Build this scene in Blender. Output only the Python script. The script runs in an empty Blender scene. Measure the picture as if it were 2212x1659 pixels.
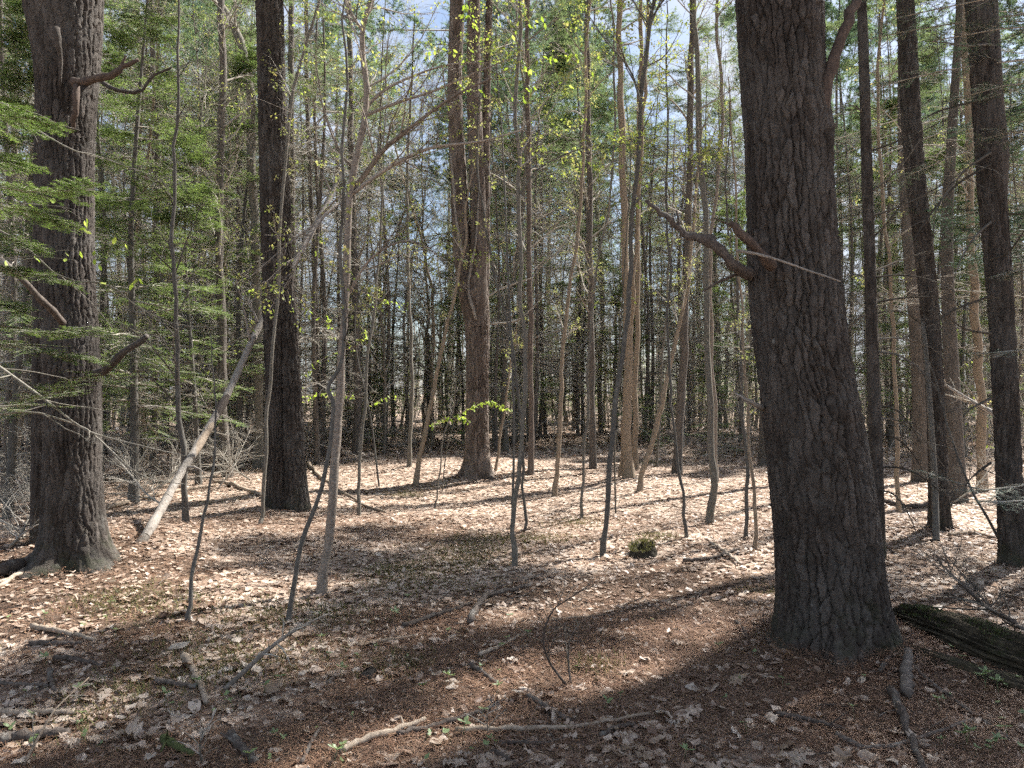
import bpy, math
import numpy as np

# ------------------------------------------------------------------ camera, sky, sun, exposure
sc = bpy.context.scene
W, H, F = 2212.0, 1659.0, 1640.0          # photograph measured on a 2212 x 1659 grid
CAMZ = 1.5
PITCH = math.atan(20.5 / F)
SUN_AZ, SUN_EL = math.radians(50), math.radians(49)   # azimuth: right of straight ahead

cd = bpy.data.cameras.new('camera')
cam = bpy.data.objects.new('camera', cd)
sc.collection.objects.link(cam)
cd.sensor_width = 36.0
cd.lens = 36.0 * F / W
cd.clip_start = 0.05
cd.clip_end = 2000
cam.location = (0, 0, CAMZ)
cam.rotation_euler = (math.pi / 2 + PITCH, 0, 0)
sc.camera = cam

world = bpy.data.worlds.new('World')
sc.world = world
world.use_nodes = True
wn, wl = world.node_tree.nodes, world.node_tree.links
wn.clear()
w_out = wn.new('ShaderNodeOutputWorld')
w_bg = wn.new('ShaderNodeBackground')
w_sky = wn.new('ShaderNodeTexSky')
w_sky.sky_type = 'NISHITA'
w_sky.sun_disc = False
w_sky.sun_elevation = SUN_EL
w_sky.sun_rotation = SUN_AZ
w_sky.dust_density = 1.0
w_bg.inputs['Strength'].default_value = 0.058
w_tc = wn.new('ShaderNodeTexCoord')
w_no = wn.new('ShaderNodeTexNoise')
w_no.inputs['Scale'].default_value = 2.6
w_no.inputs['Detail'].default_value = 7
w_no.inputs['Roughness'].default_value = 0.6
w_ra = wn.new('ShaderNodeValToRGB')
w_ra.color_ramp.elements[0].position = 0.40
w_ra.color_ramp.elements[1].position = 0.62
w_mx = wn.new('ShaderNodeMixRGB')
w_mx.inputs['Color2'].default_value = (4.6, 4.9, 5.5, 1)      # thin bright cloud
wl.new(w_tc.outputs['Generated'], w_no.inputs['Vector'])
wl.new(w_no.outputs['Fac'], w_ra.inputs['Fac'])
wl.new(w_ra.outputs['Color'], w_mx.inputs['Fac'])
wl.new(w_sky.outputs['Color'], w_mx.inputs['Color1'])
wl.new(w_mx.outputs['Color'], w_bg.inputs['Color'])
wl.new(w_bg.outputs['Background'], w_out.inputs['Surface'])

sd = bpy.data.lights.new('sun', 'SUN')
sd.energy = 5.0
sd.angle = math.radians(1.3)
sd.color = (1.0, 0.955, 0.88)
sun = bpy.data.objects.new('sun', sd)
sc.collection.objects.link(sun)
sun.location = (8, 15, 30)
sun.rotation_euler = (-(math.pi / 2 - SUN_EL), 0, -SUN_AZ)     # light travels back towards the camera

sc.view_settings.view_transform = 'Standard'
sc.view_settings.look = 'None'
sc.view_settings.gamma = 1.0
sc.view_settings.exposure = 1.75
sc.cycles.max_bounces = 5
sc.cycles.diffuse_bounces = 3
sc.cycles.glossy_bounces = 2
sc.cycles.transmission_bounces = 3
sc.cycles.transparent_max_bounces = 4
sc.cycles.use_denoising = False
sc.cycles.use_adaptive_sampling = True
sc.cycles.adaptive_threshold = 0.04
sc.cycles.adaptive_min_samples = 20
sc.cycles.sample_clamp_indirect = 6.0
sc.cycles.caustics_reflective = False
sc.cycles.caustics_refractive = False

SX, SY = math.sin(SUN_AZ), math.cos(SUN_AZ)                    # towards the sun, on the ground
rng = np.random.default_rng(11)
col = sc.collection


# ------------------------------------------------------------------ numpy helpers
def vhash(i, j, k, seed=0):
    n = (i.astype(np.int64) * 374761393 + j.astype(np.int64) * 668265263 + k.astype(np.int64) * 2147483647 + seed * 974711) & 0xffffffff
    n = ((n ^ (n >> 13)) * 1274126177) & 0xffffffff
    n = ((n ^ (n >> 15)) * 2246822519) & 0xffffffff
    return ((n ^ (n >> 16)) & 0xffffff) / float(0xffffff)


def vnoise(x, y, z=0.0, seed=0):
    x, y, z = np.broadcast_arrays(np.asarray(x, float), np.asarray(y, float), np.asarray(z, float))
    i, j, k = np.floor(x), np.floor(y), np.floor(z)
    u, v, w = x - i, y - j, z - k
    u, v, w = u * u * (3 - 2 * u), v * v * (3 - 2 * v), w * w * (3 - 2 * w)
    r = 0
    for a in (0, 1):
        for b in (0, 1):
            for c in (0, 1):
                r = r + vhash(i + a, j + b, k + c, seed) * (u if a else 1 - u) * (v if b else 1 - v) * (w if c else 1 - w)
    return r * 2 - 1


def fbm(x, y, z=0.0, seed=0, o=3):
    r, a = 0, 1.0
    x, y, z = np.asarray(x, float), np.asarray(y, float), np.asarray(z, float)
    for q in range(o):
        r = r + a * vnoise(x * 2 ** q, y * 2 ** q, z * 2 ** q, seed + q)
        a *= 0.5
    return r


def norm(a):
    return a / np.maximum(np.linalg.norm(a, axis=-1, keepdims=True), 1e-9)


MOUNDS = [(2.0, 4.75, .16, .75), (-4.15, 7.3, .22, 1.0), (-3.0, 10.2, .12, .9), (-.64, 14.0, .14, 1.2),
          (4.8, 8.6, .08, .7), (3.1, 4.0, .12, .8), (-1.6, 15.5, .10, 2.2), (6.5, 22., .35, 5.), (-9, 24., .3, 6.)]


def terr_exact(x, y):
    x, y = np.asarray(x, float), np.asarray(y, float)
    h = .07 * vnoise(x * .35 + 3, y * .35, 0, 5) + .035 * vnoise(x * .9, y * .9, 0, 6) + .016 * vnoise(x * 2.3, y * 2.3, 0, 7)
    d = np.hypot(x, y)
    h = h + .30 * np.clip((d - 18) / 60, 0, 1) * (1 + .8 * vnoise(x * .05, y * .05, 0, 9))
    for mx, my, mh, mr in MOUNDS:
        h = h + mh * np.exp(-((x - mx) ** 2 + (y - my) ** 2) / mr ** 2)
    return h


_TG = terr_exact(*np.meshgrid(np.arange(-30, 30.01, .06), np.arange(-2, 46.01, .06), indexing='ij'))


def terr(x, y):
    if np.ndim(x) == 0 and -29 < x < 29 and -1 < y < 45:
        u, v = (float(x) + 30) / .06, (float(y) + 2) / .06
        i, j = int(u), int(v)
        u, v = u - i, v - j
        return _TG[i, j] * (1 - u) * (1 - v) + _TG[i + 1, j] * u * (1 - v) + _TG[i, j + 1] * (1 - u) * v + _TG[i + 1, j + 1] * u * v
    return terr_exact(x, y)


CP, SP = math.cos(PITCH), math.sin(PITCH)


def ray(px, py):
    cx, cy = (px - W / 2) / F, -(py - H / 2) / F
    return np.array([cx, CP - cy * SP, SP + cy * CP])


def U(px, py, Y):
    d = ray(px, py)
    s = Y / d[1]
    return np.array([d[0] * s, Y, CAMZ + d[2] * s])


def G(px, py):
    d = ray(px, py)
    h = 0.0
    for _ in range(40):
        s = (h - CAMZ) / d[2]
        h = .5 * h + .5 * float(terr(d[0] * s, d[1] * s))
    return np.array([d[0] * s, d[1] * s, float(terr(d[0] * s, d[1] * s))])


def smooth_path(pts, n):
    p = np.asarray(pts, float)
    if len(p) == 2:
        t = np.linspace(0, 1, n)[:, None]
        return p[0] * (1 - t) + p[1] * t
    e = np.vstack([2 * p[0] - p[1], p, 2 * p[-1] - p[-2]])
    out = []
    for t in np.linspace(0, len(p) - 1 - 1e-6, n):
        i = int(t)
        u = t - i
        a, b, c, d = e[i], e[i + 1], e[i + 2], e[i + 3]
        out.append(.5 * (2 * b + (c - a) * u + (2 * a - 5 * b + 4 * c - d) * u * u + (3 * b - a - 3 * c + d) * u ** 3))
    return np.array(out)


class MB:
    """collects triangles and quads with a per-point tint, builds one mesh"""

    def __init__(s):
        s.v, s.f, s.t, s.m, s.n = [], [], [], [], 0

    def add(s, v, f, tint=0.5, mat=0):
        v = np.asarray(v, np.float32).reshape(-1, 3)
        f = np.asarray(f, np.int64)
        t = np.broadcast_to(np.asarray(tint, np.float32), (len(v),))
        s.v.append(v)
        s.t.append(t)
        s.f.append(f + s.n)
        s.m.append(np.full(len(f), mat, np.int32))
        s.n += len(v)

    def mesh(s, name, mats, origin=(0, 0, 0), smooth=False):
        v = np.concatenate(s.v) - np.asarray(origin, np.float32)
        me = bpy.data.meshes.new(name)
        me.vertices.add(len(v))
        me.vertices.foreach_set('co', v.astype(np.float32).ravel())
        loops = np.concatenate([f.ravel() for f in s.f]).astype(np.int32)
        tot = np.concatenate([np.full(len(f), f.shape[1], np.int32) for f in s.f])
        start = np.concatenate([[0], np.cumsum(tot)[:-1]]).astype(np.int32)
        me.loops.add(len(loops))
        me.loops.foreach_set('vertex_index', loops)
        me.polygons.add(len(tot))
        me.polygons.foreach_set('loop_start', start)
        me.polygons.foreach_set('loop_total', tot)
        me.polygons.foreach_set('material_index', np.concatenate(s.m))
        if smooth:
            me.polygons.foreach_set('use_smooth', np.ones(len(tot), bool))
        a = me.attributes.new('tint', 'FLOAT', 'POINT')
        a.data.foreach_set('value', np.concatenate(s.t).astype(np.float32))
        for m in (mats if isinstance(mats, (list, tuple)) else [mats]):
            me.materials.append(m)
        me.update(calc_edges=True)
        return me


def obj(name, me, parent=None, loc=(0, 0, 0)):
    o = bpy.data.objects.new(name, me)
    col.objects.link(o)
    o.location = loc
    if parent is not None:
        o.parent = parent
    return o


def tag(o, label=None, cat=None, group=None, kind=None):
    if label:
        o['label'] = label
    if cat:
        o['category'] = cat
    if group:
        o['group'] = group
    if kind:
        o['kind'] = kind
    return o


def thing(name, label, cat, loc=(0, 0, 0), group=None, rz=0.0, s=1.0):
    o = bpy.data.objects.new(name, None)
    col.objects.link(o)
    o.location = loc
    o.rotation_euler = (0, 0, rz)
    o.scale = (s, s, s)
    o.empty_display_size = 0.2
    return tag(o, label, cat, group)


def tubes(mb, P, R, S=4, tint=None, mat=0, cap=False):
    """batch of tubes: P (M,K,3), R (M,K)"""
    P = np.asarray(P, float)
    R = np.asarray(R, float)
    if P.ndim == 2:
        P, R = P[None], R[None]
    M, K = P.shape[:2]
    if M == 0:
        return
    T = np.gradient(P, axis=1)
    T = norm(T)
    main = norm(P[:, -1] - P[:, 0])
    ref = np.where(np.abs(main[:, 2:3]) > .8, np.array([[1., .13, 0]]), np.array([[0.03, .05, 1.]]))
    ref = np.repeat(norm(ref)[:, None], K, 1)
    A = norm(np.cross(T, ref))
    B = np.cross(T, A)
    th = np.arange(S) * 2 * np.pi / S
    V = P[:, :, None] + R[:, :, None, None] * (A[:, :, None] * np.cos(th)[None, None, :, None] + B[:, :, None] * np.sin(th)[None, None, :, None])
    i = np.arange(M)[:, None, None] * K * S
    k = np.arange(K - 1)[None, :, None] * S
    s0 = np.arange(S)[None, None, :]
    s1 = (s0 + 1) % S
    f = np.stack([i + k + s0, i + k + s1, i + k + S + s1, i + k + S + s0], -1).reshape(-1, 4)
    if tint is None:
        tint = rng.random(M)
    tint = np.repeat(np.broadcast_to(tint, (M,)), K * S)
    base = mb.n
    mb.add(V.reshape(-1, 3), f, tint, mat)
    if cap:
        for e, order in ((0, -1), (K - 1, 1)):
            ring = (np.arange(S) + e * S)[::order]
            for m in range(M):
                c = V[m, e].mean(0)
                mb.v.append(np.asarray([c], np.float32))
                mb.t.append(np.array([.95], np.float32))
                ci = mb.n
                mb.n += 1
                r = base + m * K * S + ring
                mb.f.append(np.stack([r, np.roll(r, -1), np.full(S, ci)], -1))
                mb.m.append(np.full(S, mat, np.int32))


def grow(g, P, R, per, t0, t1, ang, length, K=4, grav=0., wig=.15, flat=1., rfrac=.5, rend=.3, rmin=.0012, taper=.55):
    """children of a batch of branches"""
    M, K0 = P.shape[:2]
    if M == 0:
        return np.zeros((0, K, 3)), np.zeros((0, K))
    idx = np.repeat(np.arange(M), per)
    t = (np.tile(np.arange(per), M) + g.random(M * per)) / per * (t1 - t0) + t0
    ft = t * (K0 - 1)
    k = np.minimum(ft.astype(int), K0 - 2)
    u = (ft - k)[:, None]
    pos = P[idx, k] * (1 - u) + P[idx, k + 1] * u
    rad = R[idx, k] * (1 - u[:, 0]) + R[idx, k + 1] * u[:, 0]
    tan = norm(P[idx, k + 1] - P[idx, k])
    r = g.normal(size=pos.shape)
    if flat < 1:
        side = norm(np.cross(tan, np.array([0, 0, 1.])))
        r = side * np.where(np.tile(np.arange(per), M) % 2, 1, -1)[:, None] + flat * r
    perp = norm(r - (r * tan).sum(1, keepdims=True) * tan)
    a = np.radians(g.normal(ang, ang * .22, len(idx)))[:, None]
    d = np.cos(a) * tan + np.sin(a) * perp
    L = length * (1 - taper * (t - t0) / max(t1 - t0, 1e-6)) * g.uniform(.45, 1.2, len(idx))
    out = np.zeros((len(idx), K, 3))
    out[:, 0] = pos
    for q in range(1, K):
        d = norm(d + wig * g.normal(size=d.shape) + np.array([0, 0, grav]))
        out[:, q] = out[:, q - 1] + d * (L / (K - 1))[:, None]
    r0 = np.maximum(rad * rfrac, rmin)
    rr = r0[:, None] * np.linspace(1, rend, K)[None]
    return out, np.maximum(rr, rmin * .6)


def needles(mb, g, P, dens, ln, wd, ang=60, flat=.25, tint=(.2, .8), mat=1, t0=0., fwd=0.):
    """thin needle blades along branches"""
    M, K = P.shape[:2]
    if M == 0:
        return
    seg = np.linalg.norm(np.diff(P, axis=1), axis=2).sum(1)
    cnt = np.maximum((seg * dens).astype(int), 3)
    idx = np.repeat(np.arange(M), cnt)
    n = len(idx)
    t = t0 + (1 - t0) * g.random(n)
    ft = np.minimum(t * (K - 1), K - 1.001)
    k = ft.astype(int)
    u = (ft - k)[:, None]
    pos = P[idx, k] * (1 - u) + P[idx, k + 1] * u
    tan = norm(P[idx, k + 1] - P[idx, k])
    side = norm(np.cross(tan, np.array([0, 0, 1.])) + 1e-6)
    r = side * np.where(g.random(n) < .5, 1, -1)[:, None] + flat * g.normal(size=(n, 3))
    perp = norm(r - (r * tan).sum(1, keepdims=True) * tan)
    a = np.radians(g.normal(ang, 12, n))[:, None]
    d = np.cos(a) * tan + np.sin(a) * perp
    L = (ln * g.uniform(.65, 1.2, n))[:, None]
    w = wd * .5
    v = np.stack([pos - tan * w, pos + tan * w, pos + d * L + tan * w * .3], 1)
    f = np.arange(n * 3).reshape(-1, 3)
    tb = g.uniform(tint[0], tint[1], M)
    tt = np.clip(tb[idx] + g.normal(0, .08, n), 0, 1)
    mb.add(v.reshape(-1, 3), f, np.repeat(tt, 3), mat)


def leaflets(mb, g, pos, d, ln, wd, tint, mat=1, droop=.3):
    """small folded ovate leaves: 6 points, 4 triangles"""
    n = len(pos)
    if n == 0:
        return
    d = norm(d + np.array([0, 0, -droop]) + .25 * g.normal(size=d.shape))
    up = norm(np.array([0, 0, 1.]) + .5 * g.normal(size=d.shape))
    s = norm(np.cross(d, up))
    nn = np.cross(s, d)
    L = (ln * g.uniform(.6, 1.25, n))[:, None]
    w = (wd * g.uniform(.7, 1.2, n))[:, None] * .5
    z = w * g.uniform(.1, .7, (n, 1))
    v = np.stack([pos, pos + d * L * .45 + s * w + nn * z, pos + d * L * .5, pos + d * L * .45 - s * w + nn * z, pos + d * L - nn * z * .6], 1)
    o = np.arange(n)[:, None] * 5
    f = np.concatenate([o + np.array([[0, 1, 2]]), o + np.array([[1, 4, 2]]), o + np.array([[0, 2, 3]]), o + np.array([[2, 4, 3]])])
    mb.add(v.reshape(-1, 3), f, np.repeat(tint, 5), mat)


# ------------------------------------------------------------------ materials
def new_mat(name):
    m = bpy.data.materials.new(name)
    m.use_nodes = True
    m.node_tree.nodes.clear()
    return m, m.node_tree.nodes, m.node_tree.links


def ramp(n, stops, interp='LINEAR'):
    r = n.new('ShaderNodeValToRGB')
    cr = r.color_ramp
    cr.interpolation = interp
    while len(cr.elements) < len(stops):
        cr.elements.new(.5)
    for e, (p, c) in zip(cr.elements, stops):
        e.position = p
        e.color = (*c, 1)
    return r


def bark_mat(name, stops, scale=(9, 9, 2.2), bump=.5, dist=.012, patch=None, patch_amt=.0, pscale=5.5, fine=70., rough=.9, moss=None, blotch=None):
    m, n, l = new_mat(name)
    out = n.new('ShaderNodeOutputMaterial')
    b = n.new('ShaderNodeBsdfPrincipled')
    b.inputs['Roughness'].default_value = rough
    b.inputs['Specular IOR Level'].default_value = .25
    geo = n.new('ShaderNodeNewGeometry')
    mp = n.new('ShaderNodeMapping')
    mp.inputs['Scale'].default_value = scale
    l.new(geo.outputs['Position'], mp.inputs['Vector'])
    no = n.new('ShaderNodeTexNoise')
    no.inputs['Scale'].default_value = 2.4
    no.inputs['Detail'].default_value = 8
    no.inputs['Roughness'].default_value = .68
    l.new(mp.outputs[0], no.inputs['Vector'])
    at = n.new('ShaderNodeAttribute')
    at.attribute_name = 'tint'
    ad = n.new('ShaderNodeMath')
    ad.operation = 'MULTIPLY_ADD'
    ad.inputs[1].default_value = .35
    l.new(at.outputs['Fac'], ad.inputs[0])
    nf = n.new('ShaderNodeTexNoise')
    nf.inputs['Scale'].default_value = fine
    nf.inputs['Detail'].default_value = 5
    nf.inputs['Roughness'].default_value = .7
    l.new(geo.outputs['Position'], nf.inputs['Vector'])
    mf = n.new('ShaderNodeMix')
    mf.inputs['Factor'].default_value = .5
    l.new(no.outputs['Fac'], mf.inputs['A'])
    l.new(nf.outputs['Fac'], mf.inputs['B'])
    ex = n.new('ShaderNodeMath')
    ex.operation = 'MULTIPLY_ADD'
    ex.inputs[1].default_value = 1.7
    ex.inputs[2].default_value = -.35
    l.new(mf.outputs['Result'], ex.inputs[0])
    s2 = n.new('ShaderNodeMath')
    s2.operation = 'SUBTRACT'
    s2.inputs[1].default_value = .175
    l.new(ex.outputs[0], s2.inputs[0])
    l.new(s2.outputs[0], ad.inputs[2])
    ra = ramp(n, stops)
    l.new(ad.outputs[0], ra.inputs['Fac'])
    c = ra.outputs['Color']
    if patch:
        n2 = n.new('ShaderNodeTexNoise')
        n2.inputs['Scale'].default_value = pscale
        n2.inputs['Detail'].default_value = 9
        n2.inputs['Roughness'].default_value = .75
        l.new(geo.outputs['Position'], n2.inputs['Vector'])
        r2 = ramp(n, [(.56, (0, 0, 0)), (.68, (patch_amt,) * 3)])
        l.new(n2.outputs['Fac'], r2.inputs['Fac'])
        mx = n.new('ShaderNodeMixRGB')
        mx.inputs['Color2'].default_value = (*patch, 1)
        l.new(r2.outputs['Color'], mx.inputs['Fac'])
        l.new(c, mx.inputs['Color1'])
        c = mx.outputs['Color']
    if blotch:
        n3 = n.new('ShaderNodeTexNoise')
        n3.inputs['Scale'].default_value = 2.3
        n3.inputs['Detail'].default_value = 7
        n3.inputs['Roughness'].default_value = .72
        l.new(geo.outputs['Position'], n3.inputs['Vector'])
        r3 = ramp(n, [(.46, (0, 0, 0)), (.72, (.75, .75, .75))])
        l.new(n3.outputs['Fac'], r3.inputs['Fac'])
        m3 = n.new('ShaderNodeMixRGB')
        m3.inputs['Color2'].default_value = (*blotch, 1)
        l.new(r3.outputs['Color'], m3.inputs['Fac'])
        l.new(c, m3.inputs['Color1'])
        c = m3.outputs['Color']
    if moss:
        sp = n.new('ShaderNodeSeparateXYZ')
        l.new(geo.outputs['Position'], sp.inputs[0])
        mr = n.new('ShaderNodeMapRange')
        mr.inputs['From Min'].default_value = 1.3
        mr.inputs['From Max'].default_value = .1
        mr.inputs['To Min'].default_value = -.25
        mr.inputs['To Max'].default_value = .12
        l.new(sp.outputs['Z'], mr.inputs['Value'])
        n4 = n.new('ShaderNodeTexNoise')
        n4.inputs['Scale'].default_value = 6
        n4.inputs['Detail'].default_value = 8
        n4.inputs['Roughness'].default_value = .75
        l.new(geo.outputs['Position'], n4.inputs['Vector'])
        a4 = n.new('ShaderNodeMath')
        a4.operation = 'ADD'
        l.new(n4.outputs['Fac'], a4.inputs[0])
        l.new(mr.outputs[0], a4.inputs[1])
        r4 = ramp(n, [(.56, (0, 0, 0)), (.78, (.7, .7, .7))])
        l.new(a4.outputs[0], r4.inputs['Fac'])
        m4 = n.new('ShaderNodeMixRGB')
        m4.inputs['Color2'].default_value = (*moss, 1)
        l.new(r4.outputs['Color'], m4.inputs['Fac'])
        l.new(c, m4.inputs['Color1'])
        c = m4.outputs['Color']
    l.new(c, b.inputs['Base Color'])
    mm = n.new('ShaderNodeMath')
    mm.operation = 'ADD'
    l.new(no.outputs['Fac'], mm.inputs[0])
    l.new(nf.outputs['Fac'], mm.inputs[1])
    bp = n.new('ShaderNodeBump')
    bp.inputs['Strength'].default_value = bump
    bp.inputs['Distance'].default_value = dist
    l.new(mm.outputs[0], bp.inputs['Height'])
    l.new(bp.outputs['Normal'], b.inputs['Normal'])
    l.new(b.outputs[0], out.inputs['Surface'])
    return m


def twig_mat(name, stops):
    m, n, l = new_mat(name)
    out = n.new('ShaderNodeOutputMaterial')
    b = n.new('ShaderNodeBsdfDiffuse')
    at = n.new('ShaderNodeAttribute')
    at.attribute_name = 'tint'
    ra = ramp(n, stops)
    l.new(at.outputs['Fac'], ra.inputs['Fac'])
    l.new(ra.outputs['Color'], b.inputs['Color'])
    l.new(b.outputs[0], out.inputs['Surface'])
    return m


def leaf_mat(name, stops, trans=.5, rough=.6, spec=.05, obj_rand=0.0):
    m, n, l = new_mat(name)
    out = n.new('ShaderNodeOutputMaterial')
    at = n.new('ShaderNodeAttribute')
    at.attribute_name = 'tint'
    ra = ramp(n, stops)
    if obj_rand:
        oi = n.new('ShaderNodeObjectInfo')
        ad = n.new('ShaderNodeMath')
        ad.operation = 'MULTIPLY_ADD'
        ad.inputs[1].default_value = obj_rand
        s2 = n.new('ShaderNodeMath')
        s2.operation = 'SUBTRACT'
        s2.inputs[1].default_value = obj_rand * .5
        l.new(at.outputs['Fac'], s2.inputs[0])
        l.new(oi.outputs['Random'], ad.inputs[0])
        l.new(s2.outputs[0], ad.inputs[2])
        l.new(ad.outputs[0], ra.inputs['Fac'])
    else:
        l.new(at.outputs['Fac'], ra.inputs['Fac'])
    d = n.new('ShaderNodeBsdfDiffuse')
    t = n.new('ShaderNodeBsdfTranslucent')
    mx = n.new('ShaderNodeMixShader')
    mx.inputs['Fac'].default_value = trans
    l.new(ra.outputs['Color'], d.inputs['Color'])
    l.new(ra.outputs['Color'], t.inputs['Color'])
    l.new(d.outputs[0], mx.inputs[1])
    l.new(t.outputs[0], mx.inputs[2])
    gl = n.new('ShaderNodeBsdfGlossy')
    gl.inputs['Roughness'].default_value = rough
    gl.inputs['Color'].default_value = (.8, .85, .9, 1)
    m2 = n.new('ShaderNodeMixShader')
    m2.inputs['Fac'].default_value = spec
    l.new(mx.outputs[0], m2.inputs[1])
    l.new(gl.outputs[0], m2.inputs[2])
    l.new(m2.outputs[0], out.inputs['Surface'])
    return m


M_PINE = bark_mat('pine_bark', [(.25, (.031, .025, .021)), (.5, (.063, .052, .045)), (.75, (.118, .103, .092))], bump=.9, dist=.016, patch=(.19, .19, .175), patch_amt=.5, pscale=16, moss=(.05, .058, .032), blotch=(.115, .108, .10))
M_PINER = bark_mat('red_brown_pine_bark', [(.25, (.065, .049, .040)), (.5, (.135, .106, .088)), (.75, (.23, .19, .163))], bump=.6, dist=.012, patch=(.26, .24, .22), patch_amt=.3, blotch=(.17, .145, .125))
M_FARBARK = bark_mat('dark_conifer_bark', [(.2, (.06, .051, .044)), (.5, (.118, .103, .09)), (.8, (.23, .205, .18))], bump=.8, dist=.02, patch=(.25, .25, .22), patch_amt=.4, fine=40)
M_BEECH = bark_mat('grey_sapling_bark', [(.2, (.075, .068, .055)), (.5, (.15, .137, .115)), (.8, (.28, .26, .225))], scale=(20, 20, 9), bump=.3, dist=.004, patch=(.10, .115, .07), patch_amt=.55)
M_TANSAP = bark_mat('tan_sapling_bark', [(.2, (.13, .10, .072)), (.5, (.24, .19, .14)), (.8, (.38, .32, .25))], scale=(20, 20, 8), bump=.3, dist=.004, patch=(.12, .12, .06), patch_amt=.4)
M_DARKSAP = bark_mat('dark_sapling_bark', [(.2, (.055, .05, .045)), (.5, (.10, .093, .083)), (.8, (.19, .18, .16))], scale=(20, 20, 9), bump=.35, dist=.004, patch=(.25, .25, .22), patch_amt=.5)
M_BIRCH = bark_mat('pale_birch_bark', [(.2, (.10, .08, .062)), (.5, (.215, .18, .15)), (.8, (.38, .34, .30))], scale=(14, 14, 34), bump=.35, dist=.005, patch=(.09, .075, .06), patch_amt=.6)
M_TWIG = twig_mat('grey_twig', [(0, (.20, .18, .15)), (.5, (.33, .305, .265)), (1, (.46, .43, .385))])
M_DARKTWIG = twig_mat('dark_twig', [(0, (.06, .054, .047)), (.5, (.11, .10, .088)), (1, (.19, .175, .155))])
M_DEADWOOD = bark_mat('bleached_dead_wood', [(.2, (.11, .095, .08)), (.5, (.24, .215, .19)), (.8, (.39, .365, .335))], scale=(16, 16, 3), bump=.6, dist=.008, patch=(.07, .05, .04), patch_amt=.5)
M_REDWOOD = bark_mat('red_brown_dead_branch', [(.2, (.035, .025, .020)), (.5, (.08, .058, .047)), (.8, (.15, .115, .095))], scale=(16, 16, 4), bump=.6, dist=.008)
M_ROTTEN = bark_mat('rotten_mossy_wood', [(.2, (.018, .015, .011)), (.5, (.048, .04, .027)), (.8, (.105, .083, .054))], scale=(9, 9, 30), bump=.9, dist=.015, patch=(.045, .065, .016), patch_amt=.8, pscale=7)
M_STICK = bark_mat('weathered_stick', [(.2, (.13, .10, .075)), (.5, (.27, .215, .165)), (.8, (.42, .36, .30))], scale=(14, 14, 14), bump=.5, dist=.004, patch=(.12, .08, .05), patch_amt=.5)
M_STICKD = bark_mat('dark_barked_stick', [(.2, (.035, .028, .024)), (.5, (.085, .068, .058)), (.8, (.19, .165, .145))], scale=(18, 18, 18), bump=.6, dist=.005, patch=(.30, .31, .29), patch_amt=.55)
M_BLACK = bark_mat('black_fungus_crust', [(.2, (.018, .015, .013)), (.6, (.05, .043, .037)), (.9, (.11, .095, .08))], bump=1., dist=.02)
M_MOSSBARK = bark_mat('moss_green_bark', [(.2, (.035, .045, .018)), (.5, (.07, .085, .03)), (.8, (.13, .15, .06))], bump=.9, dist=.012)

M_FIR = leaf_mat('fir_needles', [(0, (.065, .10, .03)), (.5, (.145, .21, .055)), (1, (.26, .35, .09))], trans=.55, spec=.06)
M_FIRN = leaf_mat('bright_fir_needles', [(0, (.055, .095, .024)), (.5, (.125, .20, .042)), (1, (.25, .35, .075))], trans=.52, spec=.06)
M_FIRFAR = leaf_mat('distant_fir_needles', [(0, (.09, .13, .055)), (.5, (.16, .215, .085)), (1, (.27, .34, .14))], trans=.55, spec=.05)
M_HEMDARK = leaf_mat('shaded_hemlock_needles', [(0, (.016, .034, .020)), (.5, (.030, .062, .034)), (1, (.055, .10, .05))], trans=.3, spec=.05)  # the shade the sprays hang in is put into this dark colour
M_PINEN = leaf_mat('pine_needles', [(0, (.07, .12, .06)), (.5, (.12, .19, .09)), (1, (.20, .28, .14))], trans=.55, spec=.07)
M_NEWLEAF = leaf_mat('young_spring_leaves', [(0, (.20, .26, .045)), (.4, (.30, .39, .06)), (.75, (.42, .45, .11)), (1, (.45, .38, .14))], trans=.55, spec=.04)
M_BUD = leaf_mat('pale_buds', [(0, (.30, .38, .08)), (.5, (.42, .45, .15)), (1, (.42, .35, .15))], trans=.5, spec=.02)
M_LIME = leaf_mat('lime_beech_leaves', [(0, (.22, .33, .03)), (.5, (.34, .47, .05)), (1, (.48, .55, .10))], trans=.6, spec=.04)
M_LITTER = leaf_mat('fallen_leaf_litter', [(0, (.085, .047, .03)), (.2, (.175, .105, .07)), (.4, (.33, .235, .175)), (.65, (.46, .355, .28)), (.88, (.56, .46, .375)), (1, (.54, .46, .385))], trans=.18, spec=.05, rough=.5)
M_FALLEN = leaf_mat('fallen_leaf', [(0, (.15, .09, .055)), (.25, (.25, .175, .12)), (.55, (.35, .265, .20)), (.8, (.44, .355, .285)), (1, (.45, .385, .325))], trans=.18, spec=.06, rough=.45, obj_rand=.55)
M_DUFFN = leaf_mat('brown_pine_needle_duff', [(0, (.06, .031, .021)), (.45, (.185, .10, .063)), (1, (.40, .255, .165))], trans=.1, spec=.08, rough=.4)
M_MOSS = leaf_mat('ground_moss', [(0, (.07, .06, .025)), (.5, (.13, .12, .042)), (1, (.22, .22, .07))], trans=.3, spec=.02)
M_MOSSD = leaf_mat('dark_log_moss', [(0, (.02, .028, .008)), (.5, (.04, .052, .014)), (1, (.075, .09, .025))], trans=.25, spec=.02)
M_SEED = leaf_mat('seedling_leaves', [(0, (.11, .18, .045)), (.5, (.19, .27, .08)), (1, (.30, .38, .15))], trans=.5, spec=.08, obj_rand=.4)


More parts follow.
